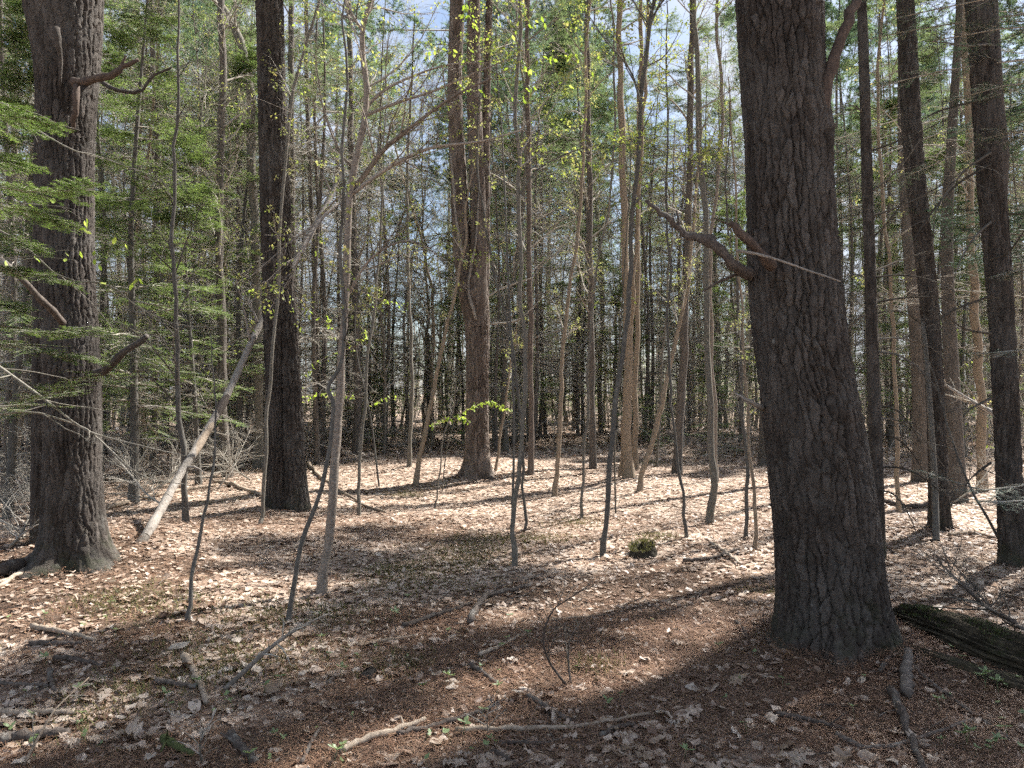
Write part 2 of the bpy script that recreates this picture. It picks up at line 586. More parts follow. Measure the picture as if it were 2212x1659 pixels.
def ground_mat():
    m, n, l = new_mat('forest_floor')
    out = n.new('ShaderNodeOutputMaterial')
    b = n.new('ShaderNodeBsdfPrincipled')
    b.inputs['Roughness'].default_value = .95
    b.inputs['Specular IOR Level'].default_value = .1
    geo = n.new('ShaderNodeNewGeometry')
    vo = n.new('ShaderNodeTexVoronoi')
    vo.inputs['Scale'].default_value = 17
    vo.inputs['Randomness'].default_value = 1
    wn_ = n.new('ShaderNodeTexNoise')
    wn_.inputs['Scale'].default_value = 14
    wn_.inputs['Detail'].default_value = 3
    va = n.new('ShaderNodeVectorMath')
    va.operation = 'MULTIPLY_ADD'
    va.inputs[1].default_value = (.10, .10, .10)
    l.new(geo.outputs['Position'], wn_.inputs['Vector'])
    l.new(wn_.outputs['Color'], va.inputs[0])
    l.new(geo.outputs['Position'], va.inputs[2])
    l.new(va.outputs[0], vo.inputs['Vector'])
    sep = n.new('ShaderNodeSeparateColor')
    l.new(vo.outputs['Color'], sep.inputs[0])
    ra = ramp(n, [(0, (.09, .058, .04)), (.25, (.24, .17, .125)), (.55, (.40, .30, .235)), (.85, (.52, .415, .335)), (1, (.57, .49, .42))])
    l.new(sep.outputs[0], ra.inputs['Fac'])
    big = n.new('ShaderNodeTexNoise')
    big.inputs['Scale'].default_value = .8
    big.inputs['Detail'].default_value = 6
    l.new(geo.outputs['Position'], big.inputs['Vector'])
    rb = ramp(n, [(.35, (0, 0, 0)), (.75, (.9, .9, .9))])
    at = n.new('ShaderNodeAttribute')
    at.attribute_name = 'tint'
    bm_ = n.new('ShaderNodeMath')
    bm_.operation = 'MULTIPLY_ADD'
    bm_.inputs[1].default_value = .8
    l.new(big.outputs['Fac'], bm_.inputs[0])
    of = n.new('ShaderNodeMath')
    of.operation = 'ADD'
    of.inputs[1].default_value = -.4
    l.new(at.outputs['Fac'], of.inputs[0])
    l.new(of.outputs[0], bm_.inputs[2])
    l.new(bm_.outputs[0], rb.inputs['Fac'])
    mx = n.new('ShaderNodeMixRGB')
    mx.inputs['Color2'].default_value = (.105, .07, .05, 1)
    l.new(rb.outputs['Color'], mx.inputs['Fac'])
    l.new(ra.outputs['Color'], mx.inputs['Color1'])
    l.new(mx.outputs['Color'], b.inputs['Base Color'])
    nf = n.new('ShaderNodeTexNoise')
    nf.inputs['Scale'].default_value = 45
    nf.inputs['Detail'].default_value = 5
    l.new(geo.outputs['Position'], nf.inputs['Vector'])
    mm = n.new('ShaderNodeMath')
    mm.operation = 'ADD'
    l.new(sep.outputs[1], mm.inputs[0])
    l.new(nf.outputs['Fac'], mm.inputs[1])
    bp = n.new('ShaderNodeBump')
    bp.inputs['Strength'].default_value = 1
    bp.inputs['Distance'].default_value = .04
    l.new(mm.outputs[0], bp.inputs['Height'])
    l.new(bp.outputs['Normal'], b.inputs['Normal'])
    l.new(b.outputs[0], out.inputs['Surface'])
    return m


# ------------------------------------------------------------------ the ground: one sheet out to the horizon
def patch_needle(x, y):
    """1 where pine needles hide the leaves"""
    v = fbm(x * .7 + 4, y * .7, 0, 31)
    for mx, my, mr in ((1.75, 4.3, 1.5), (-4.1, 6.6, 1.1), (1.2, 5.6, 1.2), (-3.0, 9.8, .8)):
        v = v + 1.1 * np.exp(-((x - mx) ** 2 + (y - my) ** 2) / mr ** 2)
    return np.clip(.5 + .9 * v, 0, 1)


def build_ground():
    front = np.linspace(-.85, .85, 240)
    back = np.linspace(.85, 2 * np.pi - .85, 50)[1:-1]
    th = np.concatenate([front, back])
    rr = np.concatenate([[.0], np.geomspace(.6, 40, 250), np.geomspace(42, 900, 30)])
    A, Rr = np.meshgrid(th, rr, indexing='ij')
    x, y = Rr * np.sin(A), Rr * np.cos(A)
    z = terr(x, y) + .012 * vnoise(x * 7, y * 7, 0, 21) * (Rr < 25) + .008 * vnoise(x * 15, y * 15, 0, 22) * (Rr < 14)
    n, m = A.shape
    i = np.arange(n)[:, None] * m
    i2 = ((np.arange(n) + 1) % n)[:, None] * m
    j = np.arange(m - 1)[None]
    f = np.stack([i + j, i + j + 1, i2 + j + 1, i2 + j], -1).reshape(-1, 4)
    mb = MB()
    duffy = patch_needle(x, y) * np.clip((10.5 - Rr) / 3.5, .12, 1)
    mb.add(np.stack([x, y, z], -1).reshape(-1, 3), f[:, ::-1], duffy.ravel())
    o = obj('ground', mb.mesh('ground', ground_mat(), smooth=True))
    tag(o, 'brown forest floor of leaf litter and pine duff', None, None, 'structure')


build_ground()


# ------------------------------------------------------------------ furrowed trunks with modelled bark plates
def bark_disp(x, y, z, th, rad, cw, ch, depth, seed, crack=.010):
    """long wavy plates parted by narrow furrows of even width"""
    nc = max(6, int(round(2 * np.pi * rad / cw)))
    cw = 2 * np.pi * rad / nc
    wu = .42 * vnoise(x * 7, y * 7, z * 5, seed) + .27 * vnoise(x * 20, y * 20, z * 15, seed + 1) + .14 * vnoise(x * 50, y * 50, z * 40, seed + 4)
    u = th / (2 * np.pi) * nc + wu
    v = z / ch + .7 * vnoise(x * 9, y * 9, z * 4, seed + 2) + .18 * vnoise(x * 40, y * 40, z * 18, seed + 5)
    iu, iv = np.floor(u), np.floor(v)
    f1, f2 = np.full(u.shape, 9.), np.full(u.shape, 9.)
    p1, p2 = np.zeros(u.shape + (2,)), np.zeros(u.shape + (2,))
    hid = np.zeros(u.shape)
    for a in (-1, 0, 1):
        for b in (-1, 0, 1):
            cu, cv = iu + a, iv + b
            cm = np.mod(cu, nc)
            px = cu + .08 + .84 * vhash(cm, cv, cm * 0, seed + 3)
            py = cv + .02 + .96 * vhash(cm, cv, cm * 0 + 1, seed + 3)
            d = (u - px) ** 2 + (v - py) ** 2
            hh = vhash(cm, cv, cm * 0 + 2, seed + 3)
            n1 = d < f1
            n2 = (~n1) & (d < f2)
            pp = np.stack([px, py], -1)
            p2 = np.where(n1[..., None], p1, np.where(n2[..., None], pp, p2))
            f2 = np.where(n1, f1, np.where(n2, d, f2))
            p1 = np.where(n1[..., None], pp, p1)
            f1 = np.where(n1, d, f1)
            hid = np.where(n1, hh, hid)
    du, dv = (p2 - p1)[..., 0] / cw, (p2 - p1)[..., 1] / ch
    g = np.hypot(du, dv)
    dist = np.abs(f2 - f1) / (2 * g + 1e-6)
    vert = np.abs(du) / (g + 1e-6)
    wv = crack * (.45 + .6 * vert + .9 * vnoise(x * 10, y * 10, z * 5, seed + 6))
    e = np.clip(dist / np.maximum(wv, .002), 0, 1)
    e = e * e * (3 - 2 * e)
    sh = np.clip(dist / .035, 0, 1)
    amp = .75 + .55 * vnoise(x * 5, y * 5, z * 2.5, seed + 11)
    rough = .16 * vnoise(x * 45, y * 45, z * 60, seed + 7) + .13 * vnoise(x * 110, y * 110, z * 120, seed + 8)
    flake = np.mod(.5 + 5.5 * vnoise(x * 14, y * 14, z * 20, seed + 9), 1.0) * .34
    return depth * ((e - 1) * amp * (.25 + .75 * vert ** 1.5) + .10 * sh + .14 * (hid - .5) * e + .8 * rough + flake * e), hid


def trunk_geo(mb, C, Rv, zs, nth, nz, cw, ch, depth, seed, flare=.35, lobes=5, flen=.3, mat=0, bumps=(), squash=1.0, z_top=None, crack=.010):
    """trunk through measured centres: C (n,3) and radii Rv at heights zs; plates and furrows are real relief"""
    zb = zs[0]
    z = np.linspace(zb - .12, zs[-1], nz)
    cx, cy = np.interp(z, zs, C[:, 0]), np.interp(z, zs, C[:, 1])
    k = np.ones(9) / 9
    if nz > 60:
        kk = max(3, nz // 14) | 1
        w = np.ones(kk) / kk
        pad = lambda a: np.convolve(np.concatenate([2 * a[0] - a[kk // 2:0:-1], a, 2 * a[-1] - a[-2:-kk // 2 - 1:-1]]), w, 'valid')
        cx, cy = pad(cx), pad(cy)
        rad = pad(np.interp(z, zs, Rv))
    else:
        rad = np.interp(z, zs, Rv)
    th = np.arange(nth) * 2 * np.pi / nth
    TH, Z = np.meshgrid(th, z)
    RAD = np.repeat(rad[:, None], nth, 1)
    lob = .5 + .5 * np.cos(lobes * TH + seed) * .6 + .4 * np.cos((lobes + 2) * TH + 2.1 * seed) * .5
    RAD = RAD * (1 + flare * np.exp(-np.maximum(Z - zb, -.05) / flen) * (.25 + lob))
    RAD = RAD * (1 + .035 * vnoise(np.cos(TH) * 1.5 + seed, np.sin(TH) * 1.5, Z * 1.4, seed + 40))
    for bth, bz, bh, bs in bumps:
        dth = np.angle(np.exp(1j * (TH - bth))) * RAD
        RAD = RAD + bh * np.exp(-(dth ** 2 + (Z - bz) ** 2) / bs ** 2)
    x0, y0 = np.cos(TH) * RAD, np.sin(TH) * RAD
    dd, hid = bark_disp(x0, y0, Z, TH, float(np.mean(rad)), cw, ch, depth, seed, crack)
    RAD = RAD + dd
    V = np.stack([cx[:, None] + np.cos(TH) * RAD, cy[:, None] + np.sin(TH) * RAD * squash, Z], -1)
    i = np.arange(nz - 1)[:, None] * nth
    j = np.arange(nth)[None]
    j2 = (j + 1) % nth
    f = np.stack([i + j, i + j2, i + nth + j2, i + nth + j], -1).reshape(-1, 4)
    mb.add(V.reshape(-1, 3), f, hid.ravel() * .9, mat)


def px_profile(rows, Y, base_z):
    C, Rv, zs = [], [], []
    for py, a, b in rows:
        c = U((a + b) / 2, py, Y)
        C.append(c)
        zs.append(c[2])
        Rv.append((b - a) / 2 / F * Y * Y / math.hypot(c[0], Y) * 1.0)
    o = np.argsort(zs)
    C, Rv, zs = np.array(C)[o], np.array(Rv)[o], np.array(zs)[o]
    return C, Rv, zs


def extend_up(C, Rv, zs, top, rtop, lean=(0, 0)):
    c = C[-1] + np.array([lean[0], lean[1], top - zs[-1]])
    return np.vstack([C, c]), np.append(Rv, rtop), np.append(zs, top)


def stub(mb, pts, r0, r1, n=10, S=10, knots=.12, mat=0, seed=1, tint=.5):
    p = smooth_path(pts, n)
    g = np.random.default_rng(seed)
    r = np.linspace(r0, r1, n) * (1 + knots * g.normal(size=n))
    p[1:-1] += g.normal(size=(n - 2, 3)) * r0 * .12
    tubes(mb, p, r, S, tint, mat, cap=True)


def part(name, parent, mats, fn, smooth=True):
    """fn(mb) in world space; linked as a child of the thing"""
    mb = MB()
    fn(mb)
    return obj(name, mb.mesh(name, mats, parent.location, smooth), parent)


# ------------------------------------------------------------------ shared tree shapes (crowns above, woods behind)
def whorl(g, n, z0, z1, L0, L1, pitch0, pitch1, K=5, grav=-.05, wig=.07, r0=.012, r1=.003, axis=lambda z: (0, 0), trad=lambda z: .1):
    z = np.sort(g.uniform(z0, z1, n))
    t = (z - z0) / max(z1 - z0, 1e-6)
    az = g.uniform(0, 2 * np.pi, n)
    L = (L0 * (1 - t) + L1 * t) * g.uniform(.55, 1.15, n)
    pi = np.radians(pitch0 * (1 - t) + pitch1 * t + g.normal(0, 7, n))
    d = np.stack([np.cos(az) * np.cos(pi), np.sin(az) * np.cos(pi), np.sin(pi)], -1)
    P = np.zeros((n, K, 3))
    ax = np.array([axis(a) for a in z])
    tr = np.array([trad(a) for a in z])
    P[:, 0] = np.stack([ax[:, 0], ax[:, 1], z], -1) + d * tr[:, None] * .6
    for q in range(1, K):
        d = norm(d + wig * g.normal(size=d.shape) + np.array([0, 0, grav]))
        P[:, q] = P[:, q - 1] + d * (L / (K - 1))[:, None]
    sc_ = np.clip(L / max(L0, L1), .35, 1)
    R = (sc_ * r0)[:, None] * np.linspace(1, r1 / r0, K)[None]
    return P, R


def trunk_axis(g, h, lean=.02, bend=.12):
    a, b = g.normal(0, lean, 2)
    p1, p2 = g.uniform(0, 6, 2)
    return lambda z: (a * z + bend * math.sin(z * .55 + p1) * min(z / 4, 1), b * z + bend * math.sin(z * .5 + p2) * min(z / 4, 1))


def conifer_shape(seed, h, r, dead, live, nl, ns, style, mats, twig=(8, 3, .0028, .0022)):
    """tall conifer: trunk, dead lower branches, needled crown. Returns three meshes with the base at the origin"""
    g = np.random.default_rng(seed)
    ax = trunk_axis(g, h)
    K = 30
    z = np.linspace(-.2, h, K)
    P = np.array([[*ax(max(a, 0)), a] for a in z])
    R = r * (1 - .93 * np.clip(z / h, 0, 1) ** 1.1) * (1 + .45 * np.exp(-np.maximum(z, 0) / .22))
    tr = lambda q: r * (1 - .93 * q / h)
    mt = MB()
    tubes(mt, P, R, 12, .5)
    md = MB()
    Pd, Rd = whorl(g, int((dead[1] - dead[0]) * dead[2]), dead[0], dead[1], dead[3], dead[3] * 1.25, 2, -12, 5, -.05, .10, .011, .003, ax, tr)
    tubes(md, Pd, Rd, 4)
    T1, TR1 = grow(g, Pd, Rd, twig[0], .12, 1, 55, dead[3] * .42, 3, -.03, .18, .3, .45, .5, twig[2])
    tubes(md, T1, TR1, 3)
    T2, TR2 = grow(g, T1, TR1, twig[1], .2, 1, 50, dead[3] * .18, 3, 0, .2, .5, .6, .5, twig[3])
    tubes(md, T2, TR2, 3)
    mc = MB()
    Pl, Rl = whorl(g, int((live[1] - live[0]) * nl), live[0], live[1], live[2], live[3], live[4], live[5], 6, live[6], .07, .02, .004, ax, tr)
    tubes(mc, Pl, Rl, 4, mat=0)
    if style == 'pine':
        A1, AR1 = grow(g, Pl, Rl, 11, .2, 1, 45, live[2] * .42, 4, .06, .14, .6, .5, .4, .003)
        tubes(mc, A1, AR1, 3, mat=0)
        A2, AR2 = grow(g, A1, AR1, 4, .25, 1, 40, .38, 3, .08, .16, .9, .6, .5, .002)
        for Q in (A1, A2):
            needles(mc, g, Q, ns[0], ns[1], ns[2], 42, 1.6, (.15, .85), 1, .45)
        needles(mc, g, Pl, ns[0] * .5, ns[1], ns[2], 42, 1.6, (.15, .85), 1, .6)
    else:
        A1, AR1 = grow(g, Pl, Rl, 16, .12, 1, 55, live[2] * .40, 4, -.03, .08, .18, .5, .4, .002)
        tubes(mc, A1, AR1, 3, mat=0)
        A2, AR2 = grow(g, A1, AR1, 6, .1, 1, 50, live[2] * .13, 3, -.02, .08, .2, .6, .5, .0015)
        for Q in (A1, A2):
            needles(mc, g, Q, ns[0], ns[1], ns[2], 58, .3, (.1, .9), 1)
        needles(mc, g, Pl, ns[0], ns[1], ns[2], 58, .3, (.1, .9), 1, .4)
    return dict(trunk=mt.mesh('conifer_trunk', mats[0], smooth=True), branches=md.mesh('dead_branches', mats[1]), crown=mc.mesh('conifer_crown', [mats[1], mats[2]]))


def bare_shape(seed, h, r, z0, leaf, dens, mats, nb=9, leaf_sz=(.028, .018)):
    """slim broadleaf tree in bud: trunk and a crown of fine twigs with small pale leaves"""
    g = np.random.default_rng(seed)
    ax = trunk_axis(g, h, .07, .26)
    K = 26
    z = np.linspace(-.1, h, K)
    P = np.array([[*ax(max(a, 0)), a] for a in z])
    P[2:, :2] += g.normal(0, r * .35, (K - 2, 2))
    R = r * (1 - .9 * np.clip(z / h, 0, 1)) * (1 + .4 * np.exp(-np.maximum(z, 0) / .12))
    mt = MB()
    tubes(mt, P, R, 9, .5)
    mc = MB()
    t0 = (z0 + .1) / (h + .1)
    B, BR = grow(g, P[None], R[None], int(nb * (h - z0) / 1.9), t0, .98, 52, h * .26, 7, .03, .17, 1, .45, .2, .003)
    tubes(mc, B, BR, 4)
    C, CR = grow(g, B, BR, 8, .1, 1, 42, h * .095, 5, .03, .16, .8, .55, .35, .0032)
    tubes(mc, C, CR, 3)
    D, DR = grow(g, C, CR, 4, .15, 1, 40, h * .04, 3, .02, .2, .9, .6, .5, .0026)
    tubes(mc, D, DR, 3)
    if leaf is not None:
        Q = np.concatenate([D[:, -1], D[:, 1], C[:, -1]])
        dd = np.concatenate([norm(D[:, -1] - D[:, -2]), norm(D[:, 1] - D[:, 0]), norm(C[:, -1] - C[:, -2])])
        s = g.random(len(Q)) < dens
        Q, dd = np.repeat(Q[s], 3, 0), np.repeat(dd[s], 3, 0)
        Q = Q + g.normal(0, .012, Q.shape)
        leaflets(mc, g, Q, norm(dd + .8 * g.normal(size=dd.shape)), leaf_sz[0], leaf_sz[1], np.clip(np.repeat(g.random(len(Q) // 3), 3) * .8 + .2 * g.random(len(Q)), 0, 1), 1, .5)
    return dict(trunk=mt.mesh('slim_trunk', mats[0], smooth=True), crown=mc.mesh('twig_crown', [mats[1], leaf or mats[1]]))


def plant(kind, label, cat, shape, loc, rz=0., s=1., group=None, sink=0.0):
    t = thing(kind, label, cat, (loc[0], loc[1], loc[2] - sink), group, rz, s)
    for pn, me in shape.items():
        obj({'branches': 'dead_branches'}.get(pn, pn), me, t)
    return t


SH_PINE = [conifer_shape(100 + i, h, r, (1.6, h * .5, 3.0, 1.5), (h * .44, h * .99, 3.2, .7, 14, 35, .015), 3.8, (95, .14, .022), 'pine', (M_FARBARK, M_TWIG, M_PINEN))
           for i, (h, r) in enumerate([(21, .12), (23, .15), (19, .095)])]
SH_LOW = conifer_shape(133, 11.2, .12, (1.6, 8.0, 3.0, 1.4), (7.9, 11.0, 2.1, .6, 0, 25, .0), 5.0, (80, .14, .022), 'pine', (M_FARBARK, M_TWIG, M_PINEN))  # short low crown, shaped for where its shade falls
SH_HIGH = conifer_shape(137, 19, .12, (2, 13.5, 2.5, 1.3), (13.6, 18.8, 2.5, .7, 5, 30, .0), 3.6, (70, .14, .022), 'pine', (M_FARBARK, M_TWIG, M_PINEN))  # high crown, shaped for the foreground shade it casts
SH_HEM = conifer_shape(139, 11, .10, (.8, 3.4, 6, 1.4), (3.0, 10.8, 2.3, .4, 2, 20, -.035), 8.0, (80, .05, .015), 'fir', (M_FARBARK, M_DARKTWIG, M_HEMDARK))
SH_SPRUCE = [conifer_shape(140 + i, h, r, (.9, h * .45, 6.5, 1.25), (h * .30, h * .99, 1.9, .35, -4, 18, -.03), 4.6, (60, .075, .022), 'fir', (M_FARBARK, M_TWIG, M_FIRFAR))
             for i, (h, r) in enumerate([(17, .075), (14, .055)])]
SH_DEAD = [conifer_shape(155 + i, h, r, (.5, h * .72, 8.5, 1.5), (h * .6, h * .99, 1.3, .3, -2, 20, -.03), 3.0, (45, .06, .016), 'fir', (M_FARBARK, M_TWIG, M_FIRFAR), (10, 4, .0042, .0032))
           for i, (h, r) in enumerate([(11, .05), (13, .06)])]
SH_FIR = [conifer_shape(170 + i, h, r, (.5, h * .3, 8, .8), (h * .15, h * .99, 1.45, .25, 0, 25, -.035), 8.5, (90, .042, .014), 'fir', (M_DARKSAP, M_TWIG, M_FIR))
          for i, (h, r) in enumerate([(6.5, .05), (8.5, .065), (4.5, .035)])]
SH_BARE = [bare_shape(200 + i, h, r, z0, M_BUD if i % 2 else M_NEWLEAF, d, (m, M_TWIG))
           for i, (h, r, z0, d, m) in enumerate([(9, .042, 1.2, .42, M_BEECH), (11, .055, 1.6, .48, M_TANSAP), (7, .03, .8, .35, M_BEECH),
                                                 (13, .075, 2.4, .5, M_BEECH), (5.5, .022, .5, .25, M_TANSAP), (10, .045, 1.4, .45, M_BIRCH), (4, .016, .3, .3, M_BEECH)])]


# ------------------------------------------------------------------ the big pines, one by one
# broad pine on the right
rowsA = [(0, 1590, 1776), (150, 1598, 1780), (300, 1607, 1793), (450, 1611, 1802), (600, 1615, 1816), (700, 1622, 1824), (800, 1635, 1840),
         (900, 1646, 1862), (1000, 1655, 1880), (1100, 1666, 1894), (1200, 1673, 1905), (1300, 1676, 1917), (1365, 1678, 1930)]
bA = G(1802, 1368)
YA = bA[1]
CA, RA, ZA = px_profile(rowsA, YA, bA[2])
ZA[0] = min(ZA[0], bA[2])
tA = thing('pine_tree', 'very broad dark pine trunk with thick plated bark standing nearest, at right', 'tree', (bA[0], bA[1], bA[2]))
CAx, RAx, ZAx = extend_up(CA, RA, ZA, 4.6, .265, (-.04, 0))


def trunkA(mb):
    trunk_geo(mb, CAx, RAx, ZAx, 330, 410, .042, .14, .021, 3, .18, 5, .11, crack=.0075, bumps=[(-2.2, U(1660, 600, YA)[2], .02, .07), (-2.2, U(1655, 740, YA)[2], .02, .07), (-.5, U(1790, 290, YA)[2], .018, .12), (-1.2, U(1775, 885, YA)[2], .02, .07)])
    tubes(mb, smooth_path([CAx[-1] - [0, 0, .3], CAx[-1] + [0, 0, 4], CAx[-1] + [.1, .1, 13]], 12), np.linspace(.268, .03, 12), 20, .5)


part('trunk', tA, M_PINE, trunkA)
part('branch', tA, M_REDWOOD, lambda mb: stub(mb, [U(1766, 290, YA - .12), U(1776, 225, YA - .15), U(1800, 130, YA - .15), U(1838, 30, YA - .1), U(1870, -60, YA)], .042, .024, 22, 12, .10, seed=2))['label'] = 'bare red-brown dead branch rising steeply'
part('branch', tA, M_STICKD, lambda mb: (stub(mb, [U(1640, 600, YA), U(1590, 575, YA - .1), U(1540, 525, YA - .1), U(1480, 503, YA), U(1440, 470, YA), U(1396, 432, YA)], .042, .010, 22, 10, .14, seed=3),
                                          stub(mb, [U(1500, 505, YA), U(1470, 500, YA), U(1462, 455, YA)], .014, .006, 6, 6, .1, seed=4),
                                          stub(mb, [U(1600, 590, YA), U(1560, 605, YA), U(1518, 630, YA)], .014, .005, 6, 6, .1, seed=5)))['label'] = 'mossy dead branch reaching out to the left'
part('branch', tA, M_REDWOOD, lambda mb: (stub(mb, [U(1668, 575, YA - .3), U(1630, 535, YA - .38), U(1596, 497, YA - .4), U(1576, 480, YA - .4)], .03, .014, 10, 10, .12, seed=6),
                                          stub(mb, [U(1600, 500, YA - .4), U(1585, 490, YA - .4), U(1540, 470, YA - .42)], .008, .003, 6, 5, .1, seed=7)))['label'] = 'short broken red-brown dead branch'
part('branch', tA, M_DEADWOOD, lambda mb: stub(mb, [U(1590, 541, YA - .42), U(1660, 555, YA - .4), U(1720, 575, YA - .36), U(1815, 608, YA - .3)], .010, .004, 10, 6, .1, seed=8))['label'] = 'thin pale bleached twig across the bark'
part('branch', tA, M_DEADWOOD, lambda mb: stub(mb, [U(1650, 882, YA), U(1620, 868, YA - .1), U(1588, 850, YA - .1)], .02, .006, 7, 8, .1, seed=9))
for kx, ky, kr in ((1662, 603, .035), (1656, 742, .032), (1738, 747, .022), (1740, 890, .02), (1768, 882, .022), (1742, 1170, .02), (1813, 745, .018)):
    c = U(kx, ky, YA)
    i = np.argmin(abs(ZAx - c[2]))
    ctr = np.array([np.interp(c[2], ZAx, CAx[:, 0]), YA, c[2]])
    rr_ = np.interp(c[2], ZAx, RAx)
    dx = np.clip((c[0] - ctr[0]) / rr_, -.95, .95)
    q = ctr + np.array([dx * rr_, -math.sqrt(1 - dx * dx) * rr_, 0])
    nrm = norm(q - ctr)
    part('knot', tA, M_STICKD, lambda mb: tubes(mb, np.array([q - nrm * .05, q - nrm * .012, q + nrm * .005, q - nrm * .004, q - nrm * .03]), np.array([kr * 1.1, kr, kr * .75, kr * .5, kr * .15]), 10, .1))

# big pine on the left, and the thin dark trunk tucked behind it
rowsB = [(0, 45, 228), (100, 68, 221), (200, 79, 212), (300, 81, 206), (400, 82, 203), (500, 82, 203), (600, 84, 206), (700, 88, 212), (800, 92, 218),
         (900, 94, 219), (1000, 92, 219), (1100, 90, 226), (1160, 88, 231), (1205, 86, 236)]
bB = G(160, 1208)
YB = bB[1]
CB, RB, ZB = px_profile(rowsB, YB, bB[2])
tB = thing('pine_tree', 'massive dark pine trunk at left with dead stubs, fir sprays hanging across it', 'tree', tuple(bB))
CBx, RBx, ZBx = extend_up(CB, RB, ZB, 5.8, .33, (-.05, 0))


def trunkB(mb):
    trunk_geo(mb, CBx, RBx, ZBx, 200, 390, .045, .16, .021, 8, .55, 4, .12, crack=.0095)
    tubes(mb, smooth_path([CBx[-1] - [0, 0, .3], CBx[-1] + [0, 0, 4], CBx[-1] + [.1, .1, 13]], 12), np.linspace(.33, .03, 12), 20, .5)


part('trunk', tB, M_PINE, trunkB)
part('branch', tB, M_REDWOOD, lambda mb: (stub(mb, [U(160, 178, YB - .33), U(200, 172, YB - .45), U(245, 160, YB - .5), U(268, 143, YB - .5), U(300, 129, YB - .5)], .034, .014, 12, 10, .12, seed=13),
                                          stub(mb, [U(258, 148, YB - .5), U(268, 130, YB - .5), U(272, 120, YB - .5)], .015, .010, 5, 8, .1, seed=14)))['label'] = 'forked dead branch stub pointing right'
part('branch', tB, M_REDWOOD, lambda mb: stub(mb, [U(165, 185, YB - .36), U(164, 215, YB - .4), U(160, 255, YB - .38), U(155, 285, YB - .33)], .03, .016, 8, 10, .12, seed=15))
part('branch', tB, M_PINE, lambda mb: (stub(mb, [U(122, 60, YB - .4), U(125, 95, YB - .4), U(131, 130, YB - .36), U(130, 185, YB - .33)], .028, .012, 10, 8, .1, seed=16),))
part('branch', tB, M_PINE, lambda mb: (stub(mb, [U(205, 808, YB - .1), U(232, 795, YB - .35), U(270, 762, YB - .5), U(318, 725, YB - .55)], .04, .022, 10, 10, .1, seed=17),))['label'] = 'thick dead stub pointing up and right'
part('branch', tB, M_STICKD, lambda mb: stub(mb, [U(136, 698, YB - .32), U(110, 668, YB - .5), U(85, 645, YB - .6), U(50, 605, YB - .7), U(0, 560, YB - .7)], .03, .02, 10, 8, .08, seed=18))['label'] = 'lichen-grey dead branch rising left'
part('branch', tB, M_PINE, lambda mb: stub(mb, [U(200, 160, YB), U(240, 190, YB - .2), U(300, 200, YB - .2), U(330, 165, YB - .2), U(372, 145, YB - .2)], .02, .008, 10, 7, .08, seed=19))
bB2 = G(88, 1190)
tB2 = thing('pine_tree', 'slender dark trunk tight against the left edge of the massive left pine', 'tree', tuple(bB2))
cB2 = np.array([U(89, 1190, bB2[1] + .2), U(89, 900, bB2[1] + .2), U(90, 600, bB2[1] + .2), U(92, 300, bB2[1] + .25), U(96, 0, bB2[1] + .3), U(98, -500, bB2[1] + .3)])
cB2[0, 2] = bB2[2]
part('trunk', tB2, M_PINE, lambda mb: trunk_geo(mb, cB2, np.array([.085, .075, .07, .065, .06, .04]), cB2[:, 2], 60, 220, .04, .09, .01, 15, .15, 4, .12))

# twin-stemmed pine left of centre
bC = G(621, 1097)
YC = bC[1]
tC = thing('pine_tree', 'twin-stemmed pine with a deep seam, the pale snag leaning against it', 'tree', tuple(bC))
rowsC1 = [(0, 553, 612), (150, 556, 616), (300, 559, 622), (450, 562, 624), (600, 566, 620), (700, 569, 615), (800, 573, 612), (900, 576, 614), (1000, 577, 618), (1097, 575, 622)]
CC, RC, ZC = px_profile(rowsC1, YC, bC[2])
CCx, RCx, ZCx = extend_up(CC, RC, ZC, 7.4, .17, (-.1, 0))
rowsC2 = [(300, 590, 622), (450, 598, 628), (560, 598, 630), (620, 602, 636), (700, 606, 642), (800, 608, 648), (900, 609, 655), (1000, 611, 659), (1097, 612, 668)]
CD, RD, ZD = px_profile(rowsC2, YC + .03, bC[2])


def trunkC(mb):
    trunk_geo(mb, CCx, RCx, ZCx, 100, 400, .042, .15, .026, 21, .2, 3, .15, crack=.016)
    tubes(mb, smooth_path([CCx[-1] - [0, 0, .3], CCx[-1] + [0, 0, 4], CCx[-1] + [.1, .1, 10]], 12), np.linspace(.18, .03, 12), 16, .5)


part('stem', tC, M_PINE, trunkC)
part('stem', tC, M_PINE, lambda mb: trunk_geo(mb, CD, RD, ZD, 90, 300, .042, .15, .026, 33, .2, 3, .15, crack=.016))

# forked pine at the far side of the clearing
bD = G(1031, 1026)
YD = bD[1]
tD = thing('pine_tree', 'forked reddish pine on the far side of the clearing, behind the lime leaves', 'tree', tuple(bD))
rowsD = [(600, 985, 1050), (650, 994, 1055), (700, 1004, 1057), (750, 1007, 1056), (800, 1008, 1055), (850, 1008, 1054), (900, 1008, 1054), (950, 1007, 1055), (1000, 1005, 1056), (1026, 1003, 1058)]
CE, RE, ZE = px_profile(rowsD, YD, bD[2])
part('trunk', tD, M_PINER, lambda mb: trunk_geo(mb, CE, RE, ZE, 100, 180, .06, .2, .03, 41, .55, 5, .18, crack=.022))


def stemrow(rows, dy):
    C, R, Z = px_profile(rows, YD + dy, 0)
    return C, R, Z


